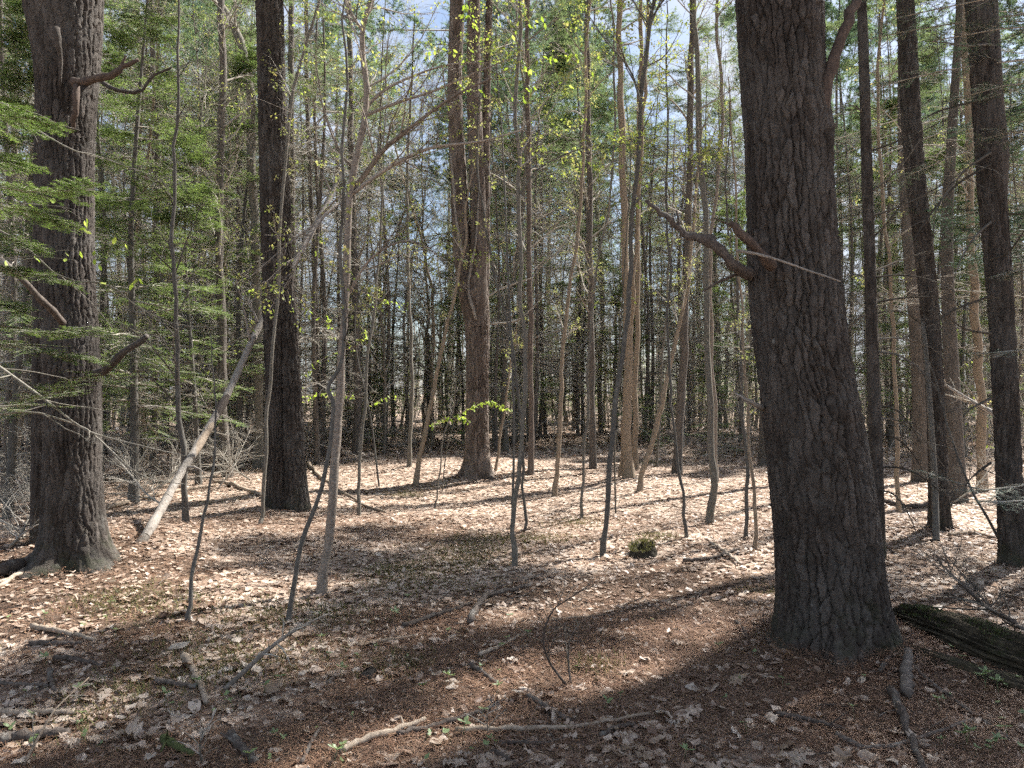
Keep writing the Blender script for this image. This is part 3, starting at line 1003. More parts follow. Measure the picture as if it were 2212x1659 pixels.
for i, (rows, dy, topz) in enumerate([([(0, 973, 1003), (200, 965, 997), (330, 970, 1004), (430, 974, 1012), (540, 978, 1018), (620, 986, 1026), (690, 1008, 1042)], -.02, 17),
                                      ([(0, 1010, 1037), (200, 1008, 1039), (330, 1012, 1044), (430, 1016, 1049), (540, 1016, 1052), (620, 1014, 1052), (690, 1014, 1050)], -.08, 18),
                                      ([(150, 1045, 1060), (330, 1040, 1058), (450, 1040, 1058), (560, 1036, 1058), (640, 1030, 1056), (690, 1022, 1054)], .12, 14)]):
    Cq, Rq, Zq = stemrow(rows, dy)
    Cq, Rq, Zq = extend_up(Cq, Rq, Zq, topz, .04, (.2 * (i - 1), .2))
    part('stem', tD, M_PINER, lambda mb: trunk_geo(mb, Cq, Rq, Zq, 44, 240, .055, .2, .018, 50 + i, 0, 3, .1, crack=.02))
for i, (pp, r0) in enumerate([([(1000, 560), (985, 470), (978, 380), (972, 330)], .03), ([(1028, 690), (1012, 620), (1028, 520), (1035, 400)], .03),
                              ([(1045, 470), (1062, 400), (1048, 340)], .025), ([(1055, 640), (1090, 620), (1150, 600)], .02), ([(1058, 700), (1120, 690), (1175, 640)], .018)]):
    part('branch', tD, M_DEADWOOD if i < 3 else M_TWIG, lambda mb: stub(mb, [U(x, y, YD - .25) for x, y in pp], r0, r0 * .35, 12, 7, .12, seed=60 + i))

# dark slim fir beside the broad pine, with long drooping dead branches
bE = G(1899, 1205)
YE = bE[1]
tE = thing('fir_tree', 'straight slim dark fir trunk just right of the broad pine, with drooping dead branches', 'tree', tuple(bE))
cE = np.array([bE, U(1893, 1000, YE), U(1886, 800, YE), U(1880, 600, YE), U(1872, 350, YE), U(1865, 100, YE), U(1861, 0, YE), U(1850, -300, YE), U(1840, -900, YE)])
part('trunk', tE, M_PINE, lambda mb: trunk_geo(mb, cE, np.array([.062, .058, .055, .052, .048, .045, .043, .035, .01]), cE[:, 2], 40, 260, .03, .06, .004, 61, .15, 4, .1))
gE = np.random.default_rng(5)
for i, (y, tx, ty, s) in enumerate([(590, 2010, 540, 1), (600, 2080, 640, 1), (655, 2090, 655, -1), (680, 1990, 700, 1), (735, 2050, 780, 1), (760, 2060, 900, 1), (800, 1840, 830, 1),
                                    (880, 1990, 960, 1), (905, 2040, 1010, 1), (940, 2010, 1050, 1), (1010, 2060, 1100, 1), (470, 2130, 330, 1), (420, 1990, 300, 1), (330, 2060, 250, 1),
                                    (610, 1830, 600, 1), (690, 1832, 720, 1), (250, 1830, 230, 1), (520, 1960, 420, 1), (1060, 1990, 1180, 1)]):
    xb = np.interp(y, [0, 350, 600, 1000, 1205], [1861, 1872, 1880, 1893, 1899])
    dy = gE.uniform(-.5, .5)
    p = [U(xb, y, YE), U(xb + (tx - xb) * .35, y + (ty - y) * .15 - 12, YE + dy * .35), U(xb + (tx - xb) * .7, y + (ty - y) * .5 - 12, YE + dy * .7), U(tx, ty, YE + dy)]

    def br(mb):
        q = smooth_path(p, 9)[None]
        r = np.linspace(.011, .003, 9)[None]
        tubes(mb, q, r, 5)
        t1, r1 = grow(gE, q, r, 9, .2, 1, 45, .35, 4, -.04, .15, .5, .5, .4, .0018)
        tubes(mb, t1, r1, 3)
        t2, r2 = grow(gE, t1, r1, 3, .2, 1, 45, .12, 3, 0, .2, .6, .6, .5, .0014)
        tubes(mb, t2, r2, 3)
    part('branch', tE, M_DARKTWIG, br, False)

# the two pines at the right edge
bF = G(2030, 1140)
YF = bF[1]
tF = thing('pine_tree', 'dark bristly pine trunk leaning left, between the slim fir and the right edge', 'tree', tuple(bF))
rowsF = [(0, 1937, 1976), (150, 1941, 1984), (300, 1948, 1992), (450, 1963, 2006), (600, 1983, 2024), (700, 1990, 2032), (800, 1996, 2038), (900, 2002, 2043), (1000, 2005, 2048), (1140, 2006, 2054)]
CF, RF, ZF = px_profile(rowsF, YF, bF[2])
CF, RF, ZF = extend_up(CF, RF, ZF, 16, .06, (-.6, .3))
part('trunk', tF, M_PINE, lambda mb: trunk_geo(mb, CF, RF, ZF, 70, 440, .04, .14, .016, 71, .2, 4, .15, crack=.014))
part('stem', tF, M_DARKSAP, lambda mb: tubes(mb, smooth_path([G(2022, 1168), U(2019, 1050, YF - .3), U(2010, 900, YF - .25), U(2000, 760, YF - .1), U(1992, 690, YF)], 14), np.linspace(.035, .022, 14), 9))
bH = G(2190, 1218)
YH = bH[1]
tH = thing('pine_tree', 'dark pine trunk at the right edge of the picture, splitting into two stems higher up', 'tree', tuple(bH))
rowsH = [(0, 2083, 2140), (150, 2095, 2152), (300, 2103, 2166), (450, 2113, 2176), (600, 2128, 2188), (700, 2136, 2194), (800, 2140, 2198), (900, 2145, 2203), (1000, 2149, 2208), (1100, 2153, 2216), (1218, 2158, 2228)]
CH, RH, ZH = px_profile(rowsH, YH, bH[2])
CH, RH, ZH = extend_up(CH, RH, ZH, 16, .06, (-.5, .3))
part('stem', tH, M_PINE, lambda mb: trunk_geo(mb, CH, RH, ZH, 80, 460, .04, .14, .016, 81, .2, 4, .15, crack=.014))
part('stem', tH, M_PINE, lambda mb: tubes(mb, smooth_path([U(2150, 520, YH), U(2158, 420, YH - .02), U(2164, 330, YH - .02), U(2156, 230, YH), U(2150, 100, YH), U(2146, 0, YH), U(2130, -500, YH)], 20), np.linspace(.07, .03, 20), 14))
gH = np.random.default_rng(6)
for i, (y, tx, ty) in enumerate([(330, 2010, 480), (355, 1960, 545), (640, 2020, 700), (720, 2010, 655), (210, 1990, 260), (95, 2010, 90), (860, 2080, 900), (480, 2060, 600), (560, 2230, 470), (1000, 2080, 1060)]):
    xb = 2140
    p = [U(xb, y, YH - .1), U(xb + (tx - xb) * .4, y + (ty - y) * .2 + 5, YH - .4), U(xb + (tx - xb) * .75, y + (ty - y) * .6, YH - .6), U(tx, ty, YH - .7)]

    def br(mb):
        q = smooth_path(p, 9)[None]
        r = np.linspace(.012, .003, 9)[None]
        tubes(mb, q, r, 5)
        t1, r1 = grow(gH, q, r, 9, .2, 1, 45, .35, 4, -.03, .15, .5, .5, .4, .0018)
        tubes(mb, t1, r1, 3)
    part('branch', tH, M_DARKTWIG, br, False)

o = obj('crown', SH_LOW['crown'], tF)
o.location = (CF[-1][0] - tF.location[0] + .25, CF[-1][1] - tF.location[1], -.6)
o.rotation_euler = (0, 0, 1.3)
o.scale = (.85, .85, .85)
# needled crowns of the standing pines (mostly above the frame; they cast the shade)
for t, ctr, s, rz, k in ((tA, CAx[-1], .80, 1., 0), (tB, CBx[-1], .85, 2., 1), (tC, CCx[-1], .85, 3., 2), (tD, CE[-1], .8, 4., 1), (tH, CH[-1], .75, .4, 1)):
    o = obj('crown', SH_PINE[k]['crown'], t)
    o.location = (ctr[0] - t.location[0], ctr[1] - t.location[1], -1.0)
    o.rotation_euler = (0, 0, rz)
    o.scale = (s, s, s)

# ------------------------------------------------------------------ pale leaning snag
bS = G(312, 1168)
tS = thing('leaning_snag', 'pale bleached dead tree leaning against the twin-stemmed pine', 'dead tree', tuple(bS))
snag = smooth_path([bS + np.array([-.16, -.2, -.30]), bS + np.array([0, 0, .03]), U(345, 1105, bS[1] + .35), U(385, 1032, bS[1] + .75), U(438, 945, bS[1] + 1.3), U(492, 850, bS[1] + 1.9), U(560, 705, bS[1] + 2.6), U(640, 560, bS[1] + 3.3), U(700, 450, bS[1] + 3.8), U(742, 365, bS[1] + 4.2)], 70)
gS = np.random.default_rng(77)
rs = np.interp(np.arange(70), [0, 5, 20, 35, 50, 69], [.056, .046, .043, .041, .041, .03]) * (1 + .05 * gS.normal(size=70))
part('log', tS, M_DEADWOOD, lambda mb: (tubes(mb, snag[:9], rs[:9], 14, .05), tubes(mb, snag[8:39], rs[8:39], 14, .5)))  # foot tinted dark to paint in the shade around it
part('log', tS, M_STICKD, lambda mb: tubes(mb, snag[35:39] + np.array([.006, -.006, -.004]), rs[35:39] * np.array([.9, 1.15, 1.2, .92]), 14, .3))['label'] = 'dark fungus-crusted section'
part('log', tS, M_DEADWOOD, lambda mb: tubes(mb, snag[38:], rs[38:], 14, .6))
part('bark_flap', tS, M_STICK, lambda mb: tubes(mb, snag[27:35] + np.array([.004, -.006, -.006]), rs[27:35] * np.array([.8, .95, 1.03, 1.05, 1.04, 1.03, 1, .85]), 12, .4))['label'] = 'brown remaining bark'
for i, (k, dx, dz, L) in enumerate([(44, -.15, .9, .9), (46, -.3, .7, .8), (52, .5, .35, .5), (25, .5, -.1, .5), (60, .6, .5, .9), (64, -.4, .8, .6)]):
    part('branch', tS, M_DEADWOOD, lambda mb: stub(mb, [snag[k], snag[k] + np.array([dx, -.1, dz]) * L * .5 + [0, 0, .03], snag[k] + np.array([dx, -.15, dz]) * L], .018, .005, 8, 7, .1, seed=90 + i))


# ------------------------------------------------------------------ saplings drawn one by one
def sapling(kind, label, pts, w0, w1, mat, extra=2.0, seed=0, dy=0.0, nb=0, blen=.7, leaf=None, dens=.25, t0=.35, cat='sapling', branches=(), twig_r=.5, lsz=(.03, .02), S=9, dead=False):
    g = np.random.default_rng(1000 + seed)
    b = G(*pts[0])
    Y = b[1]
    n0 = len(pts)
    P = [b] + [U(x, y, Y + dy * (i + 1) / n0) for i, (x, y) in enumerate(pts[1:])]
    if extra > 0:
        d = P[-1] - P[-2]
        d = d / np.linalg.norm(d)
        d = norm(d + np.array([0, 0, .5]))
        P.append(P[-1] + d * extra * .5 + g.normal(0, .05, 3))
        P.append(P[-1] + d * extra * .5 + g.normal(0, .05, 3))
    n = 40
    q = smooth_path(P, n)
    dist = b[1] ** 2 / np.hypot(b[0], b[1])
    q[2:] += np.stack([fbm(q[2:, 2] * 2.2, 0, 0, seed * 3 + 1), fbm(q[2:, 2] * 2.2, 5, 0, seed * 3 + 2), 0 * q[2:, 2]], -1) * .022
    r = np.interp(np.linspace(0, 1, n), [0, .04, n0 / (n0 + 1.5), 1], [w0 * 1.15, w0 * .85, w1 * .85, w1 * .4]) * .5 / F * dist
    r = r * (1 + .05 * g.normal(size=n))
    t = thing(kind, label, cat, tuple(b))
    q0 = q.copy()
    q0[0, 2] -= .06
    part('trunk', t, mat, lambda mb: tubes(mb, q0, r, S, .5))
    for bp, bw in branches:
        bp3 = [U(x, y, Y + yy) for x, y, yy in bp]

        def br(mb):
            pp = smooth_path(bp3, 22)
            rr = np.linspace(bw, bw * .25, 22) * .5 / F * dist
            tubes(mb, pp, rr, 7)
            c1, d1 = grow(g, pp[None], rr[None], 14, .2, 1, 38, blen * .8, 6, .02, .12, .6, .5, .3, .002)
            tubes(mb, c1, d1, 3)
            c2, d2 = grow(g, c1, d1, 5, .2, 1, 40, blen * .3, 4, .02, .16, .7, .6, .5, .0014)
            tubes(mb, c2, d2, 3)
            if leaf is not None:
                Q = np.concatenate([c2[:, -1], c1[:, -1], c2[:, 2]])
                dd = np.concatenate([norm(c2[:, -1] - c2[:, -2]), norm(c1[:, -1] - c1[:, -2]), norm(c2[:, 2] - c2[:, 1])])
                s = g.random(len(Q)) < dens
                Q, dd = np.repeat(Q[s], 4, 0), np.repeat(dd[s], 4, 0)
                leaflets(mb, g, Q + g.normal(0, .018, Q.shape), norm(dd + .7 * g.normal(size=dd.shape)), lsz[0], lsz[1], g.random(len(Q)), 1, .5)
        part('branch', t, [mat, leaf or mat], br, False)
    if nb:
        def crown(mb):
            B, BR = grow(g, q[None], r[None], nb, t0, .99, 42, blen, 7, .03 if not dead else -.02, .12, 1, .4, .25, .0024)
            tubes(mb, B, BR, 4)
            C, CR = grow(g, B, BR, 6, .15, 1, 42, blen * .38, 5, .02, .16, .7, .55, .4, .0016)
            tubes(mb, C, CR, 3)
            D, DR = grow(g, C, CR, 3, .2, 1, 42, blen * .16, 3, .02, .18, .8, .6, .5, .0012)
            tubes(mb, D, DR, 3)
            if leaf is not None:
                Q = np.concatenate([D[:, -1], C[:, -1], B[:, -1]])
                dd = np.concatenate([norm(D[:, -1] - D[:, -2]), norm(C[:, -1] - C[:, -2]), norm(B[:, -1] - B[:, -2])])
                s = g.random(len(Q)) < dens
                Q, dd = np.repeat(Q[s], 5, 0), np.repeat(dd[s], 5, 0)
                leaflets(mb, g, Q + g.normal(0, .02, Q.shape), norm(dd + .8 * g.normal(size=dd.shape)), lsz[0], lsz[1], g.random(len(Q)), 1, .5)
        part('crown', t, [M_TWIG if mat is not M_DARKSAP else M_DARKTWIG, leaf or M_TWIG], crown, False)
    return t


birch = sapling('birch_tree', 'pale crooked birch in front of the twin-stemmed pine, limbs arching right', [(693, 1284), (712, 1085), (727, 920), (734, 800), (746, 620), (764, 400), (790, 210), (784, 100), (802, -10)], 24, 13, M_BIRCH, 2.5, 1, .3, 12, .9, M_NEWLEAF, .3, .55, 'tree',
                branches=[([(738, 445, .2), (790, 375, .2), (835, 318, .1), (905, 262, 0), (985, 205, -.1), (1060, 170, -.1)], 15),
                          ([(752, 425, .2), (840, 362, .1), (930, 320, 0), (1040, 305, -.2), (1130, 280, -.3)], 11),
                          ([(792, 230, .3), (830, 195, .3), (890, 165, .4), (970, 140, .5), (1060, 135, .5)], 9),
                          ([(788, 250, .3), (850, 225, .3), (940, 195, .2), (1020, 160, .2), (1120, 120, .2)], 9),
                          ([(730, 440, .2), (690, 480, 0), (640, 570, -.1), (630, 600, -.1)], 9),
                          ([(785, 70, .3), (760, 30, .3), (740, -20, .3)], 9),
                          ([(762, 360, .3), (735, 330, .3), (700, 240, .4), (680, 120, .4)], 8),
                          ([(750, 640, .2), (800, 560, .1), (880, 520, 0), (960, 560, -.1)], 8)], S=12, lsz=(.026, .018))
sapling('sapling', 'crooked dark sapling twisting up beside the pale birch', [(620, 1346), (652, 1180), (688, 1060), (724, 890), (716, 838), (742, 790), (748, 700), (735, 560), (740, 440)], 13, 9, M_DARKSAP, 1.6, 2, .5, 9, .5, M_BUD, .3, .55)
sapling('sapling', 'thin speckled grey sapling with lichen in front of the leaning snag', [(404, 1347), (413, 1255), (430, 1180), (444, 1110), (458, 1045), (468, 960), (475, 880)], 12, 5, M_DARKSAP, .5, 3, .3, 5, .35, None, 0, .6)
sapling('sapling', 'thin grey stem rising in front of the twin-stemmed pine', [(562, 1132), (565, 1100), (573, 955), (587, 820), (597, 640), (612, 420), (636, 190), (690, 0)], 11, 7, M_BEECH, 1.5, 4, .3, 10, .6, M_BUD, .5, .4)
sapling('sapling', 'slim grey-green sapling standing in the middle of the clearing front', [(1112, 1222), (1114, 1080), (1129, 920), (1136, 745), (1121, 600), (1118, 400), (1115, 250), (1123, 60), (1122, -20)], 13, 9, M_BEECH, 2., 5, .2, 14, .9, M_NEWLEAF, .75, .5, lsz=(.032, .022),
        branches=[([(1122, 420, 0), (1170, 360, .1), (1260, 320, .2), (1370, 300, .3)], 5)])
sapling('sapling', 'wiry dark sapling close behind the slim central sapling', [(1136, 1146), (1133, 1100), (1131, 955), (1114, 820), (1097, 703), (1062, 560), (1040, 440), (1030, 300)], 8, 5, M_DARKSAP, 1.2, 6, .3, 10, .6, M_BUD, .3, .5)
sapling('sapling', 'dark mossy sapling curving right as it rises, left of the mossy stump', [(1302, 1202), (1309, 1060), (1330, 880), (1353, 680), (1370, 450), (1387, 230), (1405, 60), (1411, -20)], 14, 10, M_DARKSAP, 2., 7, .3, 12, .9, M_NEWLEAF, .7, .5, lsz=(.032, .022),
        branches=[([(1387, 230, .1), (1360, 150, .1), (1310, 90, .1), (1270, 30, .1)], 6), ([(1402, 60, .2), (1420, 20, .2), (1450, -20, .2)], 7), ([(1370, 440, .1), (1440, 380, .2), (1540, 320, .3)], 5)])
sapling('sapling', 'pale thin sapling behind the dark mossy sapling, bent near its base', [(1256, 1122), (1260, 1060), (1261, 985), (1271, 886), (1274, 753), (1291, 553), (1322, 400), (1330, 200), (1320, 0)], 8, 5, M_BEECH, 1.5, 8, .2, 12, .6, M_BUD, .4, .4)
sapling('sapling', 'tan sapling with ochre buds, foot in the sunlit leaves', [(1198, 1073), (1204, 970), (1214, 853), (1217, 760), (1231, 620), (1250, 480), (1262, 300), (1268, 100)], 12, 7, M_TANSAP, 2., 9, .2, 12, .7, M_BUD, .6, .3)
sapling('sapling', 'tan stem leaning right with a mossy foot near the pale trunk cluster', [(1380, 1062), (1402, 980), (1422, 900), (1445, 800), (1470, 690), (1490, 600)], 14, 9, M_TANSAP, 2.5, 10, .4, 8, .7, M_BUD, .4, .5)
sapling('sapling', 'wiry dark sapling with a bent foot right of the mossy stump', [(1484, 1163), (1470, 1040), (1452, 880), (1442, 720), (1448, 560), (1440, 420), (1444, 250)], 8, 5, M_DARKSAP, 1.5, 11, .2, 12, .6, M_NEWLEAF, .4, .4)
sapling('birch_tree', 'spotted pale tree with a dark foot, left of the broad pine', [(1532, 1132), (1541, 1010), (1535, 850), (1526, 650), (1521, 480), (1512, 330), (1506, 150), (1500, -10)], 19, 12, M_BEECH, 3., 12, .4, 12, 1., M_NEWLEAF, .5, .5, 'tree')
sapling('birch_tree', 'light slender birch twisting close beside the spotted pale tree', [(1549, 1040), (1545, 930), (1540, 760), (1536, 560), (1549, 380), (1562, 230), (1545, 60), (1550, -10)], 9, 8, M_BIRCH, 3., 13, .4, 10, .9, M_NEWLEAF, .4, .5, 'tree')
sapling('sapling', 'brown stem nearest the left edge of the broad pine', [(1632, 1187), (1627, 1080), (1616, 900), (1605, 740), (1598, 600)], 10, 6, M_TANSAP, 2., 14, .1, 10, .6, M_BUD, .2, .3)
sapling('sapling', 'slim brown stem paired beside the brown stem by the broad pine', [(1611, 1162), (1611, 1060), (1606, 900), (1598, 780), (1590, 640)], 11, 6, M_DARKSAP, 2., 15, .1, 10, .6, None, .2, .3)
sapling('sapling', 'leaning tan sapling left of the forked reddish pine', [(897, 1047), (915, 950), (928, 880), (955, 745), (985, 620), (1005, 520)], 13, 6, M_TANSAP, 1.5, 16, .3, 10, .6, M_BUD, .4, .45)
sapling('sapling', 'straight grey sapling left of the leaning tan sapling', [(884, 1008), (889, 860), (886, 700), (880, 500), (882, 300)], 11, 6, M_BEECH, 2.5, 17, .2, 14, .8, M_BUD, .4, .35)
sapling('snag', 'dark broken-topped dead trunk behind the leaning tan sapling', [(931, 946), (928, 850), (924, 720)], 18, 15, M_FARBARK, 0, 18, 0, 0, cat='dead tree')
sapling('sapling', 'thin grey stem with curled dead leaves right of the pale birch', [(775, 1112), (782, 950), (797, 760), (812, 600), (822, 420)], 9, 5, M_BEECH, 1.5, 19, .3, 10, .6, M_BUD, .4, .35)
sapling('maple_tree', 'tall grey maple with a pale mossy foot in the trunk cluster', [(1358, 1032), (1356, 900), (1358, 740), (1350, 560), (1344, 380), (1340, 150), (1338, -10)], 25, 13, M_TANSAP, 5., 20, .2, 12, 1.2, M_BUD, .5, .6, 'tree', S=14)
sapling('maple_tree', 'thinner leaning grey maple at the left of the trunk cluster', [(1340, 1030), (1348, 930), (1356, 800), (1366, 640), (1378, 480), (1388, 250)], 12, 9, M_TANSAP, 4., 21, .2, 12, 1., M_BUD, .4, .5, 'tree')
sapling('maple_tree', 'straight slim maple at the right of the trunk cluster', [(1373, 1015), (1372, 880), (1375, 720), (1380, 560), (1376, 380), (1383, 150)], 15, 10, M_TANSAP, 4., 22, .4, 12, 1., M_BUD, .4, .5, 'tree')
sapling('pine_tree', 'straight dark trunk in the shade left of the trunk cluster', [(1281, 1012), (1279, 860), (1277, 720), (1275, 500), (1272, 250), (1270, 0)], 18, 12, M_FARBARK, 6., 23, 0, 30, 1.2, None, 0, .3, 'tree', dead=True, S=12)
tFl = sapling('pine_tree', 'dark trunk with a flared foot right of the trunk cluster', [(1462, 1022), (1468, 900), (1478, 720), (1486, 500), (1492, 250), (1496, 0)], 24, 12, M_FARBARK, 4., 24, .2, 30, 1.2, None, 0, .35, 'tree', dead=True, S=12)
sapling('pine_tree', 'trunk with spreading roots left of the twin-stemmed pine, behind the snag', [(492, 1030), (482, 900), (478, 700), (474, 450), (480, 200), (478, 0)], 25, 17, M_FARBARK, 6., 25, .3, 26, 1.3, None, 0, .35, 'tree', dead=True, S=14)
sapling('fir_tree', 'slim dark trunk standing where the snag crosses it', [(402, 1130), (394, 1000), (386, 850), (380, 700), (375, 500), (378, 300), (384, 100)], 17, 6, M_DARKSAP, 3., 26, .1, 26, 1., None, 0, .2, 'tree', dead=True, S=12)
sapling('maple_tree', 'crooked grey tree bending left behind the twin-stemmed pine', [(560, 1010), (556, 800), (552, 560), (546, 400), (539, 270), (541, 200), (528, 120), (505, 60), (478, 15), (440, -40)], 24, 20, M_BEECH, 3., 27, .4, 10, 1.3, M_NEWLEAF, .5, .6, 'tree', S=14)
sapling('pine_tree', 'grey trunk showing just right of the twin-stemmed pine', [(640, 1000), (634, 800), (632, 560), (630, 300), (628, 0)], 17, 14, M_FARBARK, 6., 28, .3, 20, 1.2, None, 0, .35, 'tree', dead=True, S=12)
sapling('pine_tree', 'slim dark trunk between the twin-stemmed pine and the birch', [(687, 985), (684, 800), (678, 560), (668, 330), (662, 100)], 15, 10, M_FARBARK, 5., 29, .3, 26, 1.1, None, 0, .3, 'tree', dead=True)
sapling('pine_tree', 'dark trunk half hidden behind the pale birch', [(770, 985), (772, 800), (768, 600), (760, 350), (756, 100)], 20, 13, M_FARBARK, 5., 30, .3, 30, 1.2, None, 0, .3, 'tree', dead=True, S=12)
sapling('pine_tree', 'slender brown trunk right of the forked reddish pine', [(1147, 1025), (1148, 850), (1146, 650), (1143, 400), (1140, 150), (1138, 0)], 15, 11, M_PINER, 5., 31, .2, 30, 1.1, None, 0, .3, 'tree', dead=True)
sapling('maple_tree', 'tan trunk with a mossy foot behind the two right-edge pines', [(2122, 1062), (2120, 900), (2112, 740), (2100, 560), (2092, 350), (2085, 100)], 27, 19, M_TANSAP, 4., 32, .3, 12, 1.1, M_BUD, .4, .4, 'tree', S=12)
sapling('sapling', 'brown slim stem between the slim fir and the bristly pine', [(1942, 1110), (1936, 950), (1932, 800), (1920, 600), (1905, 350), (1898, 150)], 12, 8, M_TANSAP, 2., 33, .3, 14, .8, M_BUD, .4, .35)
sapling('maple_tree', 'grey trunk left of the crooked grey tree with a dark limb', [(330, 1010), (334, 850), (338, 600), (336, 350), (330, 100), (328, 0)], 17, 13, M_FARBARK, 4., 34, .3, 24, 1.1, None, 0, .3, 'tree', dead=True)
sapling('sapling', 'leaning twiggy pole crossing in front of the bristly pine', [(2180, 1212), (2140, 1130), (2090, 1040), (2056, 950), (2032, 860)], 9, 5, M_DARKSAP, .8, 35, .5, 8, .6, None, 0, .3)
sapling('sapling', 'pale thin sapling right of the dark flared trunk', [(1418, 1010), (1426, 880), (1432, 760), (1440, 640), (1452, 480)], 7, 5, M_BEECH, 2., 36, .3, 12, .7, M_NEWLEAF, .4, .4)
sapling('sapling', 'thin bare stem in the sun just right of the forked reddish pine', [(1070, 1018), (1082, 940), (1092, 860), (1104, 780)], 7, 4, M_TANSAP, 1., 37, .3, 8, .4, M_BUD, .3, .4)
sapling('sapling', 'needle-thin sapling alone in the sunlit leaves left of centre', [(939, 1098), (950, 1020), (962, 940), (980, 880)], 4, 3, M_BEECH, .3, 38, .1, 4, .3, None, 0, .5)


# ------------------------------------------------------------------ lime beech leaves: each leaf its own piece
def leaf_template(name, kind, mats, seed, curl=.25):
    g = np.random.default_rng(seed)
    if kind == 'oval':
        a = np.array([[0, 0], [.18, .17], [.42, .27], [.68, .2], [.88, .08], [1, 0]])
    elif kind == 'maple':
        a = np.array([[0, .02], [-.06, .3], [.08, .26], [.16, .52], [.28, .36], [.42, .62], [.50, .40], [.60, .44], [.58, .20], [.74, .26], [.78, .12], [1, 0]])
    elif kind == 'oak':
        a = np.array([[0, .02], [.12, .12], [.2, .06], [.3, .22], [.38, .10], [.5, .32], [.56, .14], [.68, .30], [.74, .12], [.86, .17], [1, 0]])
    else:
        a = np.array([[0, .02], [.2, .26], [.4, .32], [.6, .30], [.82, .16], [1, 0]])
    a = a + np.array([0, 1]) * g.normal(0, .02, a.shape)
    a[0, 1] = a[-1, 1] = 0
    n = len(a)
    up = np.stack([a[:, 0], a[:, 1]], -1)
    dn = np.stack([a[1:-1, 0] + g.normal(0, .02, n - 2), -a[1:-1, 1] * g.uniform(.85, 1.1, n - 2)], -1)
    mid = np.stack([a[1:-1, 0], 0 * a[1:-1, 0]], -1)
    v2 = np.vstack([up, dn, mid])
    z = curl * (g.uniform(-.4, 1) * v2[:, 1] ** 2 * 2.2 + g.uniform(-.5, .6) * (v2[:, 0] - .5) ** 2 + .10 * g.normal(size=len(v2)))
    V = np.column_stack([v2, z])
    f = []
    U_ = lambda i: i
    D_ = lambda i: n + i - 1
    Mi = lambda i: n + (n - 2) + i - 1
    for i in range(1, n - 2):
        f += [(U_(i), Mi(i), Mi(i + 1)), (U_(i), Mi(i + 1), U_(i + 1)), (D_(i), Mi(i + 1), Mi(i)), (D_(i), D_(i + 1), Mi(i + 1))]
    f += [(0, Mi(1), U_(1)), (0, D_(1), Mi(1)), (n - 1, U_(n - 2), Mi(n - 2)), (n - 1, Mi(n - 2), D_(n - 2))]
    return V, np.array(f)


def leaf_mesh(name, kind, mat, seed, curl, size, tint):
    V, f = leaf_template(name, kind, mat, seed, curl)
    mb = MB()
    mb.add(V * size, f, np.clip(tint + .12 * np.random.default_rng(seed).normal(size=len(V)), 0, 1))
    return mb.mesh(name, mat)


LIME_MESH = [leaf_mesh('beech_leaf', 'oval', M_LIME, 300 + i, .3, .05, t) for i, t in enumerate((.15, .4, .6, .9))]


def leafy_branch(parent, pts, Y, w, n, spread, size, seed, side=None, mat=M_TANSAP, mats=LIME_MESH, subs=6, sublen=.2):
    """a branch with separate leaves along its side twigs"""
    g = np.random.default_rng(seed)
    p3 = smooth_path([U(x, y, Y + d) for x, y, d in pts], 14)
    r = np.linspace(w, w * .3, 14)
    mb = MB()
    tubes(mb, p3, r, 6)
    C, CR = grow(g, p3[None], r[None], subs, .1, 1, 40, sublen, 5, 0, .1, .25, .6, .5, .0012, .3)
    tubes(mb, C, CR, 4)
    br = obj('branch', mb.mesh('leafy_branch', mat, parent.location), parent)
    allP = np.concatenate([smooth_path(p3, 5)[None], C])
    for i in range(n):
        k = g.integers(0, len(allP))
        t = g.uniform(.15, 3.99)
        a = int(t)
        q = allP[k, a] * (1 - (t - a)) + allP[k, a + 1] * (t - a)
        d = norm(allP[k, a + 1] - allP[k, a] + .6 * g.normal(size=3) * .12)
        s = size * g.uniform(.65, 1.2) / .05
        o = obj('leaf', mats[g.integers(0, len(mats))], br)
        o.location = q - np.array(parent.location) + g.normal(0, spread, 3)
        o.scale = (s, s, s)
        o.rotation_euler = (g.normal(0, .5), g.uniform(.2, 1.3), math.atan2(d[1], d[0]) + g.normal(0, .7))
    return br


bL = G(955, 1062)
tL = thing('beech_sapling', 'small beech with a bright lime-green leafy spray in front of the forked pine', 'sapling', tuple(bL))
part('trunk', tL, M_BEECH, lambda mb: tubes(mb, smooth_path([bL - [0, 0, .05], U(961, 1000, bL[1]), U(970, 950, bL[1]), U(985, 905, bL[1]), U(995, 893, bL[1])], 14), np.linspace(.010, .005, 14), 7))
leafy_branch(tL, [(985, 905, 0), (960, 905, -.1), (935, 915, -.2)], bL[1], .005, 34, .012, .07, 1, subs=8, sublen=.22)
leafy_branch(tL, [(990, 895, 0), (1020, 880, .1), (1060, 868, .1), (1085, 880, .1)], bL[1], .005, 60, .012, .07, 2, subs=12, sublen=.25)
leafy_branch(tL, [(980, 910, 0), (995, 900, -.1), (1014, 912, -.2)], bL[1], .004, 20, .012, .065, 3, subs=5, sublen=.15)

